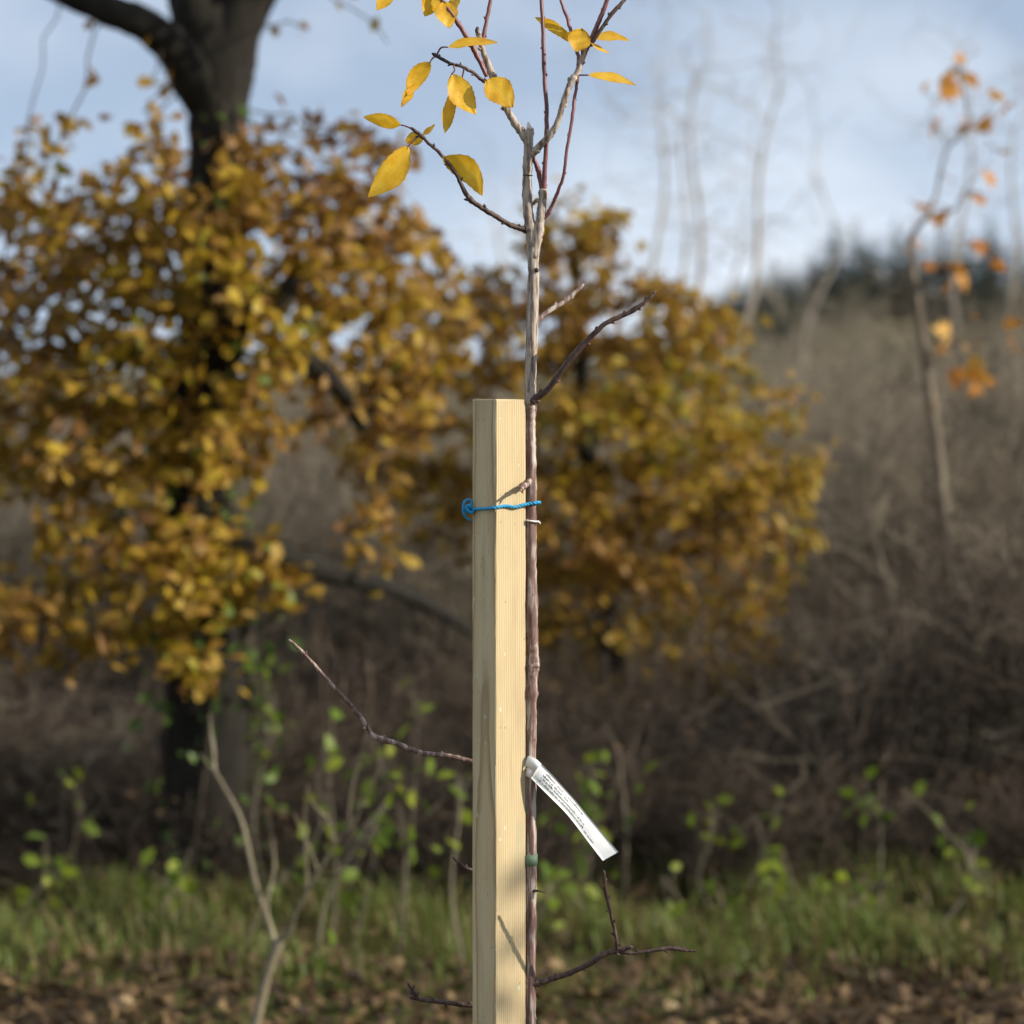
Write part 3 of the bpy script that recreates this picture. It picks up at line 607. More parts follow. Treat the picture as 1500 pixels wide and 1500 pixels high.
def radii(P, par, r0, e=2.3, fixed=None):
    n = len(P); acc = np.zeros(n); nch = np.zeros(n, int)
    for i in range(n - 1, -1, -1):
        if nch[i] == 0: acc[i] = r0 ** e
        p = par[i]
        if p >= 0: acc[p] += acc[i]; nch[p] += 1
    r = acc ** (1 / e)
    if fixed is not None: r[:len(fixed)] = np.maximum(fixed, 0)
    return r, nch

def chains(P, par, r):
    n = len(P); ch = [[] for _ in range(n)]
    for i in range(n):
        if par[i] >= 0: ch[par[i]].append(i)
    out = []; st_ = [(i, -1) for i in range(n) if par[i] < 0]
    while st_:
        i, p = st_.pop(); c = [i] if p < 0 else [p, i]
        while ch[c[-1]]:
            k = sorted(ch[c[-1]], key=lambda q: -r[q]); 
            for q in k[1:]: st_.append((q, c[-1]))
            c.append(k[0])
        out.append(c)
    return out

def in_front(pos): return np.linalg.norm(pos - np.array((0, 0, H)), axis=1)

LEAFVAR = {}
def leaf_objects(rootobj, tpl, key, material, pos, fr, size, tint, name='leaf'):
    """each leaf an object that shares one of twelve meshes"""
    ro = ORG[rootobj.name]
    for i in range(len(pos)):
        b_ = int(min(11, max(0, tint[i] * 12)))
        if (key, b_) not in LEAFVAR:
            m = MB(); m.add(tpl[0], tpl[1], (b_ + .5) / 12); LEAFVAR[(key, b_)] = m.mesh(name, material)
        o = bpy.data.objects.new(name, LEAFVAR[(key, b_)]); COL.objects.link(o); o.parent = rootobj
        M4 = np.eye(4); M4[:3, :3] = fr[i] * size[i]; M4[:3, 3] = pos[i] - ro; o.matrix_local = Matrix(M4.tolist())

def ell(rng, n, px, py, rx, ry, Y, rd, gap=.0):
    """n points in an ellipsoid given in photo pixels at distance Y (rd = depth radius in m)"""
    c = W(px, py, Y); s = Y / K; out = []
    while len(out) < n:
        q = rng.uniform(-1, 1, 3)
        if q @ q > 1: continue
        out.append(c + q * (rx * s, rd, ry * s))
    return np.array(out)

def leafy_tree(name, label, base_nodes, base_par, fixed_r, att, r0, seed, leaf_tpl, leaf_key, leaf_mat, bark, twigm, leaf_per, leaf_size, tintf, kmax=300, step=.09, infl=.7, kill=.12, thin=.006, trop=(0, 0, -.05), cat='tree', trunk_sides=14, group=None, spread_=.05, up=.35, thinout=None):
    rng = np.random.default_rng(seed)
    P, par = colonize(base_nodes, base_par, att, step, infl, kill, 170, trop, rng)
    r, nch = radii(P, par, r0, 2.25, fixed_r); nb = len(base_nodes)
    root_ = empty(name, (P[0][0], P[0][1], float(gz(P[0][0], P[0][1])))); tag(root_, label, cat, group)
    mt = MB(); subs = {}; own = np.arange(len(P))
    for i in range(nb, len(P)):
        if par[i] >= nb: own[i] = own[par[i]]
    for c in chains(P, par, r):
        if len(c) < 2: continue
        rr = r[c].copy()
        if c[0] >= nb or c[1] >= nb: rr[0] = min(rr[0], rr[1] * 1.15)
        big = c[1] < nb
        q = catmull(P[c], 3 if big else 1) if len(c) > 2 else P[c]
        rq = np.interp(np.linspace(0, 1, len(q)), np.linspace(0, 1, len(c)), rr)
        tube(mt if big else subs.setdefault(int(own[c[1]]), MB()), q, rq, trunk_sides if big else (6 if rr.max() > .008 else 4), wob=.05 if big else 0, rng=rng)
    mt.build('trunk', bark, root_)
    for ml in subs.values(): ml.build('branch', twigm, root_)
    idx = np.where((r < thin) & (np.arange(len(P)) >= nb))[0]
    idx = np.repeat(idx, leaf_per)
    if thinout is not None and len(idx):
        q = P[idx]; idx = idx[rng.random(len(idx)) < thinout(750 + q[:, 0] * K / q[:, 1], HZ + (H - q[:, 2]) * K / q[:, 1])]
    if len(idx):
        pp = par[idx]; t = rng.random(len(idx))[:, None]; pos = P[idx] * t + P[pp] * (1 - t)
        outd = rng.standard_normal((len(idx), 3)); pos = pos + outd * spread_ * rng.random((len(idx), 1))
        fr = leaf_frames(rng, len(idx), up); size = leaf_size * rng.uniform(.65, 1.25, len(idx)); tint = np.clip(tintf(pos, rng), 0, .999)
        pxl = 750 + pos[:, 0] * K / pos[:, 1]; pyl = HZ + (H - pos[:, 2]) * K / pos[:, 1]
        score = size / in_front(pos) * np.where((pxl > 0) & (pxl < 1500) & (pyl > 0) & (pyl < 1500), 1, .01)
        order = np.argsort(-score); a, b_ = order[:kmax], order[kmax:]
        leaf_objects(root_, leaf_tpl, leaf_key, leaf_mat, pos[a], fr[a], size[a], tint[a])
        if len(b_):
            mf = MB(); add_leaves(mf, leaf_tpl, pos[b_], fr[b_], size[b_], tint[b_]); tag(mf.build('foliage', leaf_mat, root_), kind='stuff')
    return root_, P, r

def vnoise(seed, sc):
    rg = np.random.default_rng(seed); k = rg.normal(0, sc, (7, 3)); ph = rg.random(7) * 6.28
    return lambda p: np.sin(p @ k.T + ph).sum(1) / 7 ** .5 / 1.0

# ---- oak beside the clearing
YO = 7.6
rg = np.random.default_rng(21)
def onodes(lst): return [W(x, y, Y) for (x, y, Y) in lst]
tb = W(302, 1305, YO); tb[2] = -.05
trunk_px = [(303, 1240), (304, 1160), (302, 1080), (304, 1000), (300, 920), (292, 840), (286, 760), (288, 680), (296, 600), (304, 520), (312, 440), (316, 360), (318, 280), (319, 210), (320, 150), (321, 95)]
bn = [tb] + onodes([(x, y, YO) for x, y in trunk_px]); bp_ = list(range(-1, len(bn) - 1))
fr_ = [.155, .15, .145, .14, .138, .132, .125, .118, .112, .108, .102, .098, .094, .092, .094, .098, .11]
topi = len(bn) - 1
def side_limb(start, pts, r):
    global bn, bp_, fr_
    p = start
    for (q, rr) in zip(onodes(pts), r): bn.append(q); bp_.append(p); fr_.append(rr); p = len(bn) - 1
    return p
side_limb(topi - 1, [(285, 110, YO - .05), (262, 80, YO - .1), (235, 52, YO - .15), (205, 32, YO - .2), (160, 15, YO - .2), (90, -15, YO - .2), (10, -60, YO - .1)], [.085, .066, .056, .052, .05, .046, .04])
side_limb(topi, [(300, 40, YO), (282, -30, YO), (265, -130, YO + .1), (255, -260, YO + .2)], [.105, .085, .075, .06])
side_limb(topi, [(345, 40, YO), (372, -20, YO), (405, -100, YO - .1), (450, -220, YO - .2), (520, -330, YO - .5)], [.085, .078, .068, .055, .04])
side_limb(8, [(330, 640, YO - .1), (375, 560, YO - .2), (420, 515, YO - .25), (470, 543, YO - .2), (505, 580, YO - .1), (530, 625, YO)], [.05, .042, .038, .032, .026, .02])
side_limb(6, [(340, 810, YO - .1), (400, 815, YO - .2), (440, 826, YO - .2), (500, 843, YO - .1), (560, 858, YO + .05), (620, 882, YO + .3), (690, 925, YO + .6)], [.05, .045, .04, .034, .03, .024, .016])
side_limb(10, [(350, 480, YO - .2), (400, 440, YO - .3), (450, 400, YO - .3)], [.04, .034, .028])
att = np.vstack([
    ell(rg, 190, 310, 310, 200, 85, YO - .25, .4), ell(rg, 170, 110, 350, 180, 110, YO, .6), ell(rg, 230, 330, 420, 230, 130, YO - .2, .5),
    ell(rg, 160, 520, 350, 130, 110, YO + .2, .45), ell(rg, 60, 565, 215, 45, 30, YO + .2, .2), ell(rg, 90, 620, 400, 80, 80, YO + .5, .3), ell(rg, 200, 120, 520, 220, 160, YO - .1, .55), ell(rg, 150, 340, 600, 110, 120, YO - .3, .35), ell(rg, 60, 380, 215, 90, 30, YO, .25),
    ell(rg, 150, 150, 720, 150, 150, YO - .2, .45), ell(rg, 120, 350, 840, 90, 80, YO - .35, .25), ell(rg, 60, 240, 800, 70, 60, YO - .3, .3), ell(rg, 70, 230, 930, 110, 60, YO - .35, .25), ell(rg, 80, 60, 900, 120, 90, YO - .2, .4),
    ell(rg, 90, 560, 560, 90, 110, YO + .25, .35), ell(rg, 40, 560, 720, 50, 40, YO + .1, .2), ell(rg, 14, 235, 165, 25, 25, YO - .2, .15), ell(rg, 30, 290, 985, 50, 25, YO - .4, .15),
    ell(rg, 170, 250, -640, 650, 280, YO + .2, 1.3), ell(rg, 130, 900, -440, 420, 140, 7.2, .6), ell(rg, 110, 600, 470, 110, 150, YO + .5, .35), ell(rg, 110, 490, 420, 130, 120, YO, .4), ell(rg, 110, 90, 620, 200, 150, YO, .5), ell(rg, 80, 250, 680, 120, 120, YO - .3, .3), ell(rg, 70, 450, 270, 120, 50, YO, .3), ell(rg, 4, 590, 85, 8, 8, YO - .4, .05), ell(rg, 4, 455, 60, 25, 12, YO - .3, .1)])
n1 = vnoise(3, 1.6); n2 = vnoise(4, 4.0)
def tintA(p, rng):
    px = 750 + p[:, 0] * K / p[:, 1]
    t = .47 + .15 * n1(p) + .10 * n2(p) + rng.normal(0, .15, len(p))
    t += .10 * np.exp(-((px - 350) / 90) ** 2) * (p[:, 2] < 1.4)
    return t
oakA, PA, rA = leafy_tree('oak_tree', 'large dark-trunked oak forking high up with yellow-brown leaves hanging round its trunk', bn, bp_, fr_, att, .0026, 31, T_OAK, 'oak', M_oak, M_oakbark, M_twig, 11, .062, tintA, thinout=lambda px, py: np.where((py < 185) & (py > -60) & (px < 1500), np.where(px < 420, .03, .10), 1.0), step=.085, infl=.8, kill=.11, thin=.0075)

# ---- second oak, farther back
YB = 9.6; rg = np.random.default_rng(22)
bb = W(905, 0, YB); bb[2] = -.03
bnB = [bb] + [W(x, y, YB) for x, y in ((902, 1080), (898, 1000), (890, 920), (878, 840), (868, 760), (862, 680), (856, 600), (850, 520), (846, 440), (842, 380))]
attB = np.vstack([ell(rg, 300, 850, 560, 260, 200, YB, .75), ell(rg, 120, 840, 370, 95, 80, YB, .4), ell(rg, 60, 845, 315, 45, 35, YB, .25), ell(rg, 40, 905, 340, 35, 40, YB, .25), ell(rg, 240, 1000, 620, 200, 160, YB, .7), ell(rg, 90, 1000, 450, 90, 60, YB, .4),
    ell(rg, 200, 1040, 780, 170, 150, YB, .6), ell(rg, 200, 860, 800, 200, 150, YB - .1, .6), ell(rg, 140, 640, 560, 130, 160, YB, .5), ell(rg, 80, 720, 430, 80, 60, YB, .4), ell(rg, 150, 960, 960, 230, 100, YB - .1, .5), ell(rg, 70, 650, 720, 90, 90, YB, .4), ell(rg, 60, 1170, 700, 50, 100, YB, .4), ell(rg, 120, 900, 700, 250, 200, YB - .3, .5), ell(rg, 80, 560, 640, 90, 130, YB, .4), ell(rg, 90, 780, 480, 130, 90, YB, .4)])
n3 = vnoise(6, 1.5)
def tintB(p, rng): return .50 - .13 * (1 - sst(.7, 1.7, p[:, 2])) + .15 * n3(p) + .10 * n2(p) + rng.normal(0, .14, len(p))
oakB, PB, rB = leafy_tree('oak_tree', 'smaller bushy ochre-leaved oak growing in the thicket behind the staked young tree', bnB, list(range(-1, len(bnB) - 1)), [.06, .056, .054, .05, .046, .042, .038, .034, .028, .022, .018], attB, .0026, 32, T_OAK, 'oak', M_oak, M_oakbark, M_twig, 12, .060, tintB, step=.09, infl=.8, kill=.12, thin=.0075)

# ---- maple at the right with a few orange leaves
YM = 9.0; rg = np.random.default_rng(23); mbse = W(1400, 0, YM); mbse[2] = -.03
bnM = [mbse] + [W(x, y, YM) for x, y in ((1398, 1050), (1392, 900), (1382, 750), (1368, 620), (1352, 500), (1340, 420), (1334, 350))]
attM = np.vstack([ell(rg, 60, 1390, 330, 100, 120, YM, .5), ell(rg, 40, 1400, 150, 110, 100, YM, .5), ell(rg, 30, 1430, 520, 90, 110, YM, .5)])
leafy_tree('maple_tree', 'thin maple with sparse orange leaves standing at the thicket edge', bnM, list(range(-1, len(bnM) - 1)), [.03, .028, .025, .023, .02, .017, .014, .011], attM, .0022, 33, T_MAPLE, 'maple', M_maple, M_stem, M_stem, 1, .085, lambda p, r_: .5 + r_.normal(0, .25, len(p)), step=.1, infl=1.0, kill=.15, thin=.0026, trop=(0, 0, .05))

# ---- young maple out to the right whose thin crown dapples the stake
rg = np.random.default_rng(29); cx = np.array((NX, NY, 0)) + np.array(sdir) * 5.0
bnS = [np.array((cx[0] + .25, cx[1] - .1, z)) for z in (-.03, .5, 1.0, 1.5, 2.0, 2.4)]
attS = np.array([(cx[0] + rg.normal(0, .32), cx[1] + rg.normal(0, .32), rg.uniform(2.25, 3.16)) for i in range(90)])
leafy_tree('maple_tree', 'young maple with thin orange crown standing alone in the open', bnS, list(range(-1, 5)), [.022, .02, .018, .015, .012, .009], attS, .002, 37, T_MAPLE, 'maple', M_maple, M_stem, M_stem, 3, .075, lambda p, r_: .5 + r_.normal(0, .25, len(p)), step=.09, infl=1.0, kill=.13, thin=.0026, trop=(0, 0, .05))

# ---- slim bare trees against the sky
def bare_tree(name, label, px, pytop, lean, Y, seed, group):
    rg = np.random.default_rng(seed); b_ = W(px, 0, Y); b_[2] = float(gz(b_[0], Y)) - .03; t_ = W(px + lean, pytop + 90, Y); n = 14
    nodes = [b_ + (t_ - b_) * (i / n) + np.array((.05 * math.sin(i * .9 + seed), 0, 0)) for i in range(n + 1)]
    c0, c1 = W(px + lean * .8, pytop + 60, Y), W(px + lean * .55, pytop + 190, Y)
    att = np.vstack([c0 + rg.normal(0, 1, (45, 3)) * (.42, .42, .55), c1 + rg.normal(0, 1, (45, 3)) * (.5, .5, .7)])
    return leafy_tree(name, label, nodes, list(range(-1, n)), list(np.linspace(.05, .011, n + 1)), att, .0032, seed, T_MAPLE, 'maple', M_maple, M_slim, M_slim, 0, .08, None, step=.16, infl=1.6, kill=.22, trop=(0, 0, .25), trunk_sides=8, group=group)
SLIM = ['slim leafless tree rising next to the crown of the bushy ochre oak', 'slim leafless tree, second from the bushy ochre oak', 'tall straight upright leafless tree crossing the leaning one', 'tallest leafless tree, leaning and forked, above the thicket', 'short thin upright leafless tree above the thicket', 'short leafless tree leaning strongly toward the dark spruces', 'slim leafless tree beyond the orange-leaved maple', 'faint slim leafless tree behind the top of the staked young tree', 'slim leafless tree beyond the orange-leaved maple']
for k, (px, top, lean, Y) in enumerate(((945, 90, 25, 22), (985, 130, 20, 25), (1020, 60, 0, 21), (1030, 40, 110, 20), (1050, 270, 30, 24), (1100, 250, 130, 23), (1380, 60, 40, 23), (740, 230, -10, 27), (1460, 120, 30, 24))):
    rt, P_, r_ = bare_tree('bare_tree', SLIM[k], px, top, lean, Y, 60 + k, 'slim bare trees above the thicket')
rg = np.random.default_rng(77); mo = MB()

# ---- spruces on the far rise
def spruce(seed, h):
    rg = np.random.default_rng(seed); t, c = MB(), MB(); tube(t, [(0, 0, -.3), (0, 0, h * .5), (0, 0, h)], [.16, .1, .01], 8)
    for lv in np.linspace(.06, .99, 38):
        rad = (1 - lv) ** .85 * h * .21 + .08; nb = int(9 + 7 * (1 - lv))
        for k in range(nb):
            a = rg.random() * 6.28; L_ = rad * rg.uniform(.7, 1.15); z0 = lv * h; d = np.array((math.cos(a), math.sin(a), 0)); s_ = np.array((-d[1], d[0], 0))
            for m_ in range(4):
                f0 = m_ / 4; p = np.array((0, 0, z0)) + d * L_ * f0 + (0, 0, -.32 * L_ * f0 ** 1.3); wd = L_ * .34 * (1.1 - f0)
                e_ = p + d * L_ * .38 + (0, 0, -.12 * L_ * .4); ti = rg.random()
                c.add([p, p + s_ * wd + d * L_ * .2 + (0, 0, -.1 * wd), e_, p - s_ * wd + d * L_ * .2 + (0, 0, -.1 * wd), p + (0, 0, .12 * L_)], [(0, 1, 2), (0, 2, 3), (0, 1, 4), (0, 4, 3), (4, 1, 2), (4, 2, 3)], ti)
    return t.mesh('trunk', M_sprucebark), c.mesh('crown', M_spruce)
SPR = [spruce(s, 12.0) for s in (1, 2, 3)]
for k, (px, top) in enumerate(((1060, 440), (1085, 425), (1112, 410), (1135, 392), (1160, 398), (1188, 380), (1222, 338), (1255, 342), (1282, 356), (1312, 335), (1345, 350), (1380, 330), (1415, 348), (1450, 325), (1490, 340), (1035, 455), (1200, 395), (1270, 375), (1330, 372), (1400, 365))):
    Y = 150 + (k * 7) % 40; p = W(px, top - 22, Y); z0 = float(gz(p[0], Y)); hh = p[2] - z0
    e = empty('spruce_tree', (p[0], Y, z0)); tag(e, 'distant dark green spruce on the rise behind the thicket', 'tree', 'spruces on the far rise'); sc = hh / 12.0
    for nm, me in zip(('trunk', 'crown'), SPR[k % 3]):
        o = bpy.data.objects.new(nm, me); COL.objects.link(o); o.parent = e
    e.scale = (1.25, 1.25, sc); e.rotation_euler = (0, 0, k * 1.3)

# ---- bare shrubs of the thicket: each its own object, copied from six kinds
def shrub(seed, n, h, spread_, r, wig=.1, subs=7, leafy=0):
    rg = np.random.default_rng(seed); ms, mt_, mlv = MB(), MB(), MB()
    for i in range(n):
        a = rg.random() * 6.28; b_ = np.array((rg.normal(0, spread_ * .18), rg.normal(0, spread_ * .18), -.04)); hh = h * rg.uniform(.55, 1.08)
        tip = b_ + np.array((math.cos(a) * spread_ * rg.random(), math.sin(a) * spread_ * rg.random(), hh)); q = [b_ + (tip - b_) * t + rg.normal(0, wig * .35, 3) * (t > 0) * (1, 1, .3) * h * .12 for t in np.linspace(0, 1, 6)]
        q = np.array(q); rr = r * rg.uniform(.6, 1.3); tube(ms, q, np.linspace(rr, rr * .25, 6), 5)
        for s_ in range(subs):
            t = rg.uniform(.22, .97); k = int(t * 4.99); p = q[k] + (q[k + 1] - q[k]) * (t * 5 - k) if k < 5 else q[-1]
            d = nz(np.array((rg.normal(), rg.normal(), rg.uniform(.4, 1.8)))); L_ = h * rg.uniform(.12, .3); m_ = p + d * L_ * .5 + rg.normal(0, .02, 3); e_ = p + d * L_ + (0, 0, L_ * .15) + rg.normal(0, .04, 3)
            tube(mt_, [p, m_, e_], [rr * .4, rr * .3, rr * .12], 3, cap=False)
            for u_ in range(3):
                p2 = m_ + (e_ - m_) * rg.random(); d2 = nz(d + rg.normal(0, .7, 3)); tube(mt_, [p2, p2 + d2 * L_ * rg.uniform(.3, .6)], [rr * .24, rr * .1], 3, cap=False)
            if leafy and rg.random() < leafy:
                m = rg.integers(1, 4); pos = e_ + rg.normal(0, .05, (m, 3)); add_leaves(mlv, T_SIMPLE, pos, leaf_frames(rg, m), rg.uniform(.025, .05, m), rg.random(m) * .42)
    return ms, mt_, mlv
KINDS = []
for s, (n, h, sp_, r, wg, sb) in enumerate(((16, 2.7, .8, .011, .14, 8), (20, 2.5, .6, .009, .1, 8), (12, 3.0, .5, .014, .08, 10), (24, 2.3, .9, .008, .16, 7), (14, 2.9, .35, .012, .06, 9), (18, 2.2, 1.0, .009, .2, 8))):
    ms, mt_, _ = shrub(100 + s, n, h, sp_, r, wg, sb); KINDS.append((ms.mesh('stems', M_stem), mt_.mesh('twigs', M_stem)))
STALK = []
for s, (n, h, sp_, r) in enumerate(((30, .75, .35, .0045), (40, .6, .45, .004), (26, .95, .3, .005), (34, .8, .5, .0045))):
    ms, mt_, ml_ = shrub(140 + s, n, h, sp_, r, .2, 4, leafy=.07); STALK.append((ms.mesh('stems', M_brown), mt_.mesh('twigs', M_brown), ml_.mesh('dead_leaves', M_litter)))
def put(kinds, names, name, label, cat, group, pts, rg, smin, smax):
    for k, (x, y, s) in enumerate(pts):
        e = empty(name, (x, y, float(gz(x, y)))); tag(e, label, cat, group); e.scale = (rg.uniform(.85, 1.2), rg.uniform(.85, 1.2), s); e.rotation_euler = (0, 0, rg.random() * 6.28)
        for nm, me in zip(names, kinds[rg.integers(len(kinds))]):
            o = bpy.data.objects.new(nm, me); COL.objects.link(o); o.parent = e
            if nm != 'stems': o['kind'] = 'stuff'
rg = np.random.default_rng(51); pts = []
for (y0, y1, n, t0, t1) in ((8.3, 9.4, 50, 1010, 1130), (10.3, 13, 84, 570, 700), (13, 20, 110, 520, 610)):
    for i in range(n):
        y = y0 + (y1 - y0) * rg.random(); hw = y * .245 + .6; x = (-1 + 2 * (i + rg.random()) / n) * hw
        top = rg.uniform(t0, t1) - (95 if t1 < 900 else 330) * float(sst(.12, .17, x / y) if t1 > 900 else sst(.075, .15, x / y)) + 20 * rg.normal()
        pts.append((x, y, (H + (HZ - top) * y / K) / 3.1))
put(KINDS, ('stems', 'twigs'), 'bare_shrub', 'leafless grey-brown shrub in the dense thicket behind the oaks', 'shrub', 'bare shrubs in the thicket', pts, rg, 1, 1)
UPR = []
for s, (n, h, sp_, r) in enumerate(((9, 2.4, .3, .010), (7, 2.6, .2, .012), (12, 2.2, .4, .008))):
    ms, mt_, _ = shrub(170 + s, n, h, sp_, r, .07, 5); UPR.append((ms.mesh('stems', M_brown), mt_.mesh('twigs', M_brown)))
pts = []
for i in range(64):
    y = rg.uniform(7.9, 9.3); hw = y * .235 + .4; x = (-1 + 2 * (i + rg.random()) / 64) * hw; top = rg.uniform(800, 1060) - 260 * float(sst(.115, .16, x / y)); pts.append((x, y, (H + (HZ - top) * y / K) / 2.8))
put(UPR, ('stems', 'twigs'), 'upright_shrub', 'thin dark upright leafless stems standing at the thicket edge', 'shrub', 'dark upright stems at the thicket edge', pts, rg, 1, 1)
pts = []
for i in range(56):
    y = rg.uniform(20, 46); hw = y * .24 + 1; x = (-1 + 2 * (i + rg.random()) / 56) * hw
    top = rg.uniform(520, 570) - 105 * float(sst(.06, .14, x / y)); pts.append((x, y, max(.35, (H + (HZ - top) * y / K - float(gz(x, y))) / 3.1)))
put(KINDS, ('stems', 'twigs'), 'hillside_shrub', 'pale leafless shrub on the slope beyond the thicket', 'shrub', 'bare shrubs on the far slope', pts, rg, 1, 1)
pts = []
for i in range(120):
    y = rg.uniform(7.35, 9.4); hw = y * .235 + .4; pts.append(((-1 + 2 * (i + rg.random()) / 120) * hw, y, rg.uniform(.35, .65)))
put(STALK, ('stems', 'twigs', 'dead_leaves'), 'dry_bush', 'low dry brown bush of dead stalks at the foot of the thicket', 'bush', 'dead stalks along the thicket foot', pts, rg, 1, 1)

# ---- pale forked shrub in front of the oak
YP = 5.6
ps = empty('forked_shrub', (W(366, 0, YP)[0], YP, 0)); tag(ps, 'pale lichen-covered forked bare shrub growing in front of the oak trunk', 'shrub')
def pst(name, pts, w, dy=0.0, parent=None, sides=7):
    q = catmull(np.array([W(x, y, YP + dy * i / max(1, len(pts) - 1)) for i, (x, y) in enumerate(pts)]), 5); n = len(q); ww = np.interp(np.linspace(0, 1, n), np.linspace(0, 1, len(w)), w) * .5 * YP / K * np.interp(np.linspace(0, 1, n), [0, 1], [1, .55 if name != 'stem' else 1])
    mb = MB(); tube(mb, q, ww * (1 + .06 * rs.standard_normal(n)), sides, wob=.05, rng=rs); return mb.build(name, M_pale, parent or ps)
pst('stem', [(362, 1560), (372, 1510), (385, 1455), (398, 1410), (412, 1376)], [17, 15, 14, 13.5, 14])
a1 = pst('branch', [(404, 1398), (398, 1365), (386, 1330), (373, 1290), (364, 1245), (356, 1210), (344, 1180), (332, 1160), (316, 1132), (305, 1120), (293, 1105)], [11, 10, 9, 9, 8.5, 8, 8, 7, 7, 5, 4], .2)
pst('twig', [(314, 1130), (313, 1100), (309, 1070), (307, 1045)], [6, 6, 5, 4], .1, a1)
pst('twig', [(390, 1345), (394, 1310), (402, 1270), (400, 1230)], [6, 5, 5, 4], .1, a1)
a2 = pst('branch', [(410, 1378), (424, 1362), (432, 1340), (448, 1310), (462, 1285), (478, 1258), (500, 1225), (525, 1190), (545, 1150), (560, 1110)], [12, 11, 8, 7.5, 7, 6.5, 6, 5, 4, 3], -.2)
for q, w in (([(450, 1305), (448, 1260), (446, 1200), (450, 1150)], [5, 4.5, 4, 3]), ([(466, 1280), (455, 1245), (440, 1215), (430, 1190)], [5, 4, 4, 3]), ([(490, 1240), (480, 1200), (460, 1180), (450, 1150)], [5, 4, 3.5, 3]), ([(510, 1210), (515, 1160), (528, 1110), (540, 1060)], [4, 4, 3, 3])):
    pst('twig', q, w, -.1, a2, 5)

# ---- green-leaved sprigs
rg = np.random.default_rng(91)
SP = [(580, 1165, 6.6, 14), (555, 1120, 6.6, 8), (610, 1050, 6.8, 6), (530, 1225, 6.5, 12), (480, 1140, 6.7, 12), (460, 1230, 6.6, 10), (400, 1060, 7.3, 12), (675, 1185, 6.5, 8), (850, 1150, 7.2, 12), (872, 1215, 7.1, 8), (905, 1105, 7.3, 5), (1040, 1235, 7.2, 9), (1115, 1240, 7.2, 9), (1290, 1190, 7.2, 8), (1060, 1320, 7.0, 14), (1000, 1330, 7.0, 10), (1240, 1330, 6.95, 16), (830, 1300, 7.0, 14), (790, 1340, 6.9, 10), (240, 1330, 6.9, 12), (270, 1290, 7.0, 10), (1160, 1290, 7.1, 8), (60, 1300, 7.0, 12), (1420, 1280, 7.0, 12), (120, 1180, 7.3, 9), (1370, 1200, 7.2, 8)]
for (px, py, Y, n) in SP:
    c = W(px, py, Y); g0 = float(gz(c[0], Y)); bx = c[0] + rg.normal(0, .08)
    e = empty('leafy_sprig', (bx, Y, g0)); tag(e, 'small yellow-green leafed sprig growing at the thicket foot', 'plant', 'leafy sprigs along the thicket foot')
    q = catmull([(bx, Y, g0 - .02), ((bx + c[0]) / 2 + rg.normal(0, .03), Y, (g0 + c[2]) / 2), c, c + (rg.normal(0, .04), 0, .09)], 4)
    mb = MB(); tube(mb, q, np.linspace(.004, .0015, len(q)), 5)
    k0 = int(len(q) * .45); pos = []
    for i in range(n):
        p = q[rg.integers(k0, len(q))] + rg.normal(0, 1, 3) * (.045, .04, .045); pos.append(p); tube(mb, [q[min(len(q) - 1, k0 + i % max(1, len(q) - k0))], p], [.0012, .0008], 3)
    mb.build('stem', M_stem, e); pos = np.array(pos); leaf_objects(e, T_SIMPLE, 'green', M_green, pos, leaf_frames(rg, n, .2), rg.uniform(.04, .068, n), np.clip(rg.normal(.55, .25, n), 0, .99))

# ---- ivy climbing the big oak
iv = empty('ivy', (tb[0], YO - .15, 0)); tag(iv, 'green ivy climbing the dark trunk of the large oak', 'ivy'); rg = np.random.default_rng(95); mb = MB(); ms = MB(); tz = np.array(bn[:17]); pos = []; ms_pts = []
for (a0, z0, z1, n) in ((-1.5, 0, 2.45, 70), (-.35, 0, 2.35, 110), (-.1, 0.2, 1.3, 120), (-2.4, 0, 1.5, 70)):
    q = []
    for z in np.linspace(z0, z1, 16):
        cx = np.interp(z, tz[:, 2], tz[:, 0]); rr = np.interp(z, tz[:, 2], np.array(fr_[:17])) + .006; a = a0 + .25 * math.sin(z * 4 + a0); q.append((cx + rr * math.cos(a), YO + rr * math.sin(a), z))
    q = np.array(q); tube(ms, catmull(q, 3), .006, 5)
    for i in range(n):
        p = q[rg.integers(16)] + rg.normal(0, 1, 3) * (.05, .03, .07); p[1] = min(p[1], YO + .05) - .02; pos.append(p)
ms.build('stem', M_twig, iv); pos = np.array(pos); n = len(pos); frv = leaf_frames(rg, n, .1); 
leaf_objects(iv, T_SIMPLE, 'ivy', M_ivy, pos[:300], frv[:300], rg.uniform(.03, .058, 300), np.clip(rg.normal(.5, .28, 300), 0, .99))
add_leaves(mb, T_SIMPLE, pos[300:], frv[300:], rg.uniform(.03, .058, n - 300), np.clip(rg.normal(.5, .28, n - 300), 0, .99)); tag(mb.build('foliage', M_ivy, iv), kind='stuff')

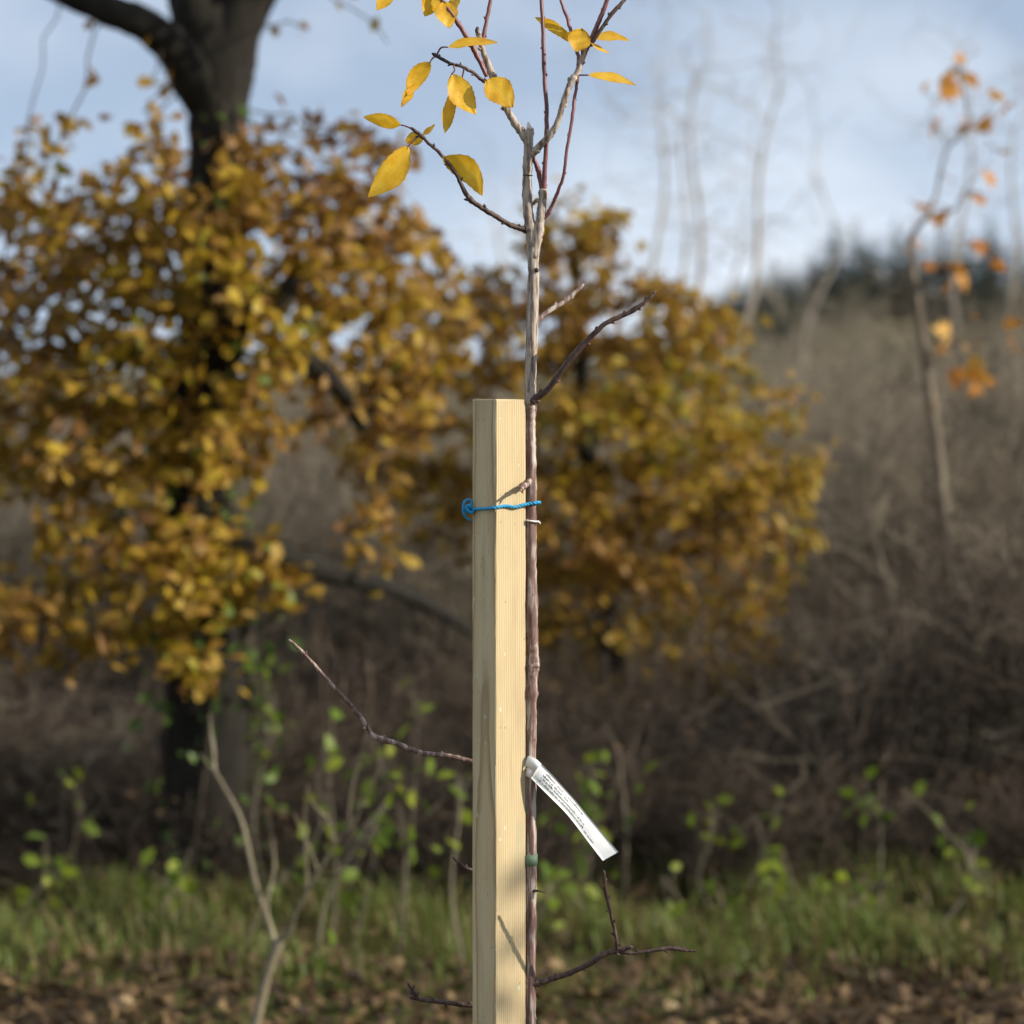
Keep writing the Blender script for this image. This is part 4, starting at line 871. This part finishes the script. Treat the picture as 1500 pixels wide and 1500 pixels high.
# ---- grass and fallen leaves
rg = np.random.default_rng(71); n = 34000
gx = rg.uniform(-3.2, 3.2, n); gy = 6.15 + 1.7 * rg.beta(1.6, 1.5, n); cl = .7 * np.sin(gx * 4.3 + gy * 3) * np.sin(gx * 2.1 - gy * 5.1) + .5 * np.sin(gx * 9.7 + gy * 6 + 1)
keep = rg.random(n) < .55 + .5 * cl; gx, gy, cl = gx[keep], gy[keep], cl[keep]; n = len(gx)
hgt = rg.uniform(.03, .105, n) * (1 + .3 * cl) * np.clip((gy - 5.9) / .6, .35, 1.2); a = rg.random(n) * 6.28; ln = rg.uniform(.2, 1.0, n); wd = rg.uniform(.0022, .0045, n)
B = np.stack([gx, gy, gz(gx, gy) - .005], 1); d = np.stack([np.cos(a), np.sin(a), 0 * a], 1); s_ = np.stack([-np.sin(a), np.cos(a), 0 * a], 1) * wd[:, None]
up = np.array((0, 0, 1.)); m1 = B + up * (hgt * .55)[:, None] + d * (hgt * ln * .2)[:, None]; m2 = B + up * (hgt * .88)[:, None] + d * (hgt * ln * .55)[:, None]; tp = B + up * (hgt * .95)[:, None] + d * (hgt * ln)[:, None]
V = np.stack([B - s_, B + s_, m1 - s_ * .8, m1 + s_ * .8, m2 - s_ * .5, m2 + s_ * .5, tp], 1).reshape(-1, 3); F0 = np.array([(0, 1, 3), (0, 3, 2), (2, 3, 5), (2, 5, 4), (4, 5, 6)])
mb = MB(); mb.add(V, (F0[None] + (np.arange(n) * 7)[:, None, None]).reshape(-1, 3), np.repeat(np.clip(rg.normal(.40, .28, n) + .14 * cl, 0, 1), 7))
tag(mb.build('grass', M_grass), 'green grass strip along the foot of the thicket', 'grass', kind='stuff')
n = 14000; x = rg.uniform(-3.4, 3.4, n); y = np.where(rg.random(n) < .80, rg.uniform(4.6, 6.55, n), rg.uniform(6.5, 8.6, n)); pos = np.stack([x, y, gz(x, y) + rg.uniform(.004, .045, n)], 1)
mb = MB(); add_leaves(mb, T_OAK, pos, leaf_frames(rg, n, .6), rg.uniform(.028, .06, n), np.clip(rg.normal(.33, .22, n), 0, 1)); tag(mb.build('leaf_litter', M_litter), 'brown fallen leaves covering the ground before the grass', 'leaves', kind='stuff')
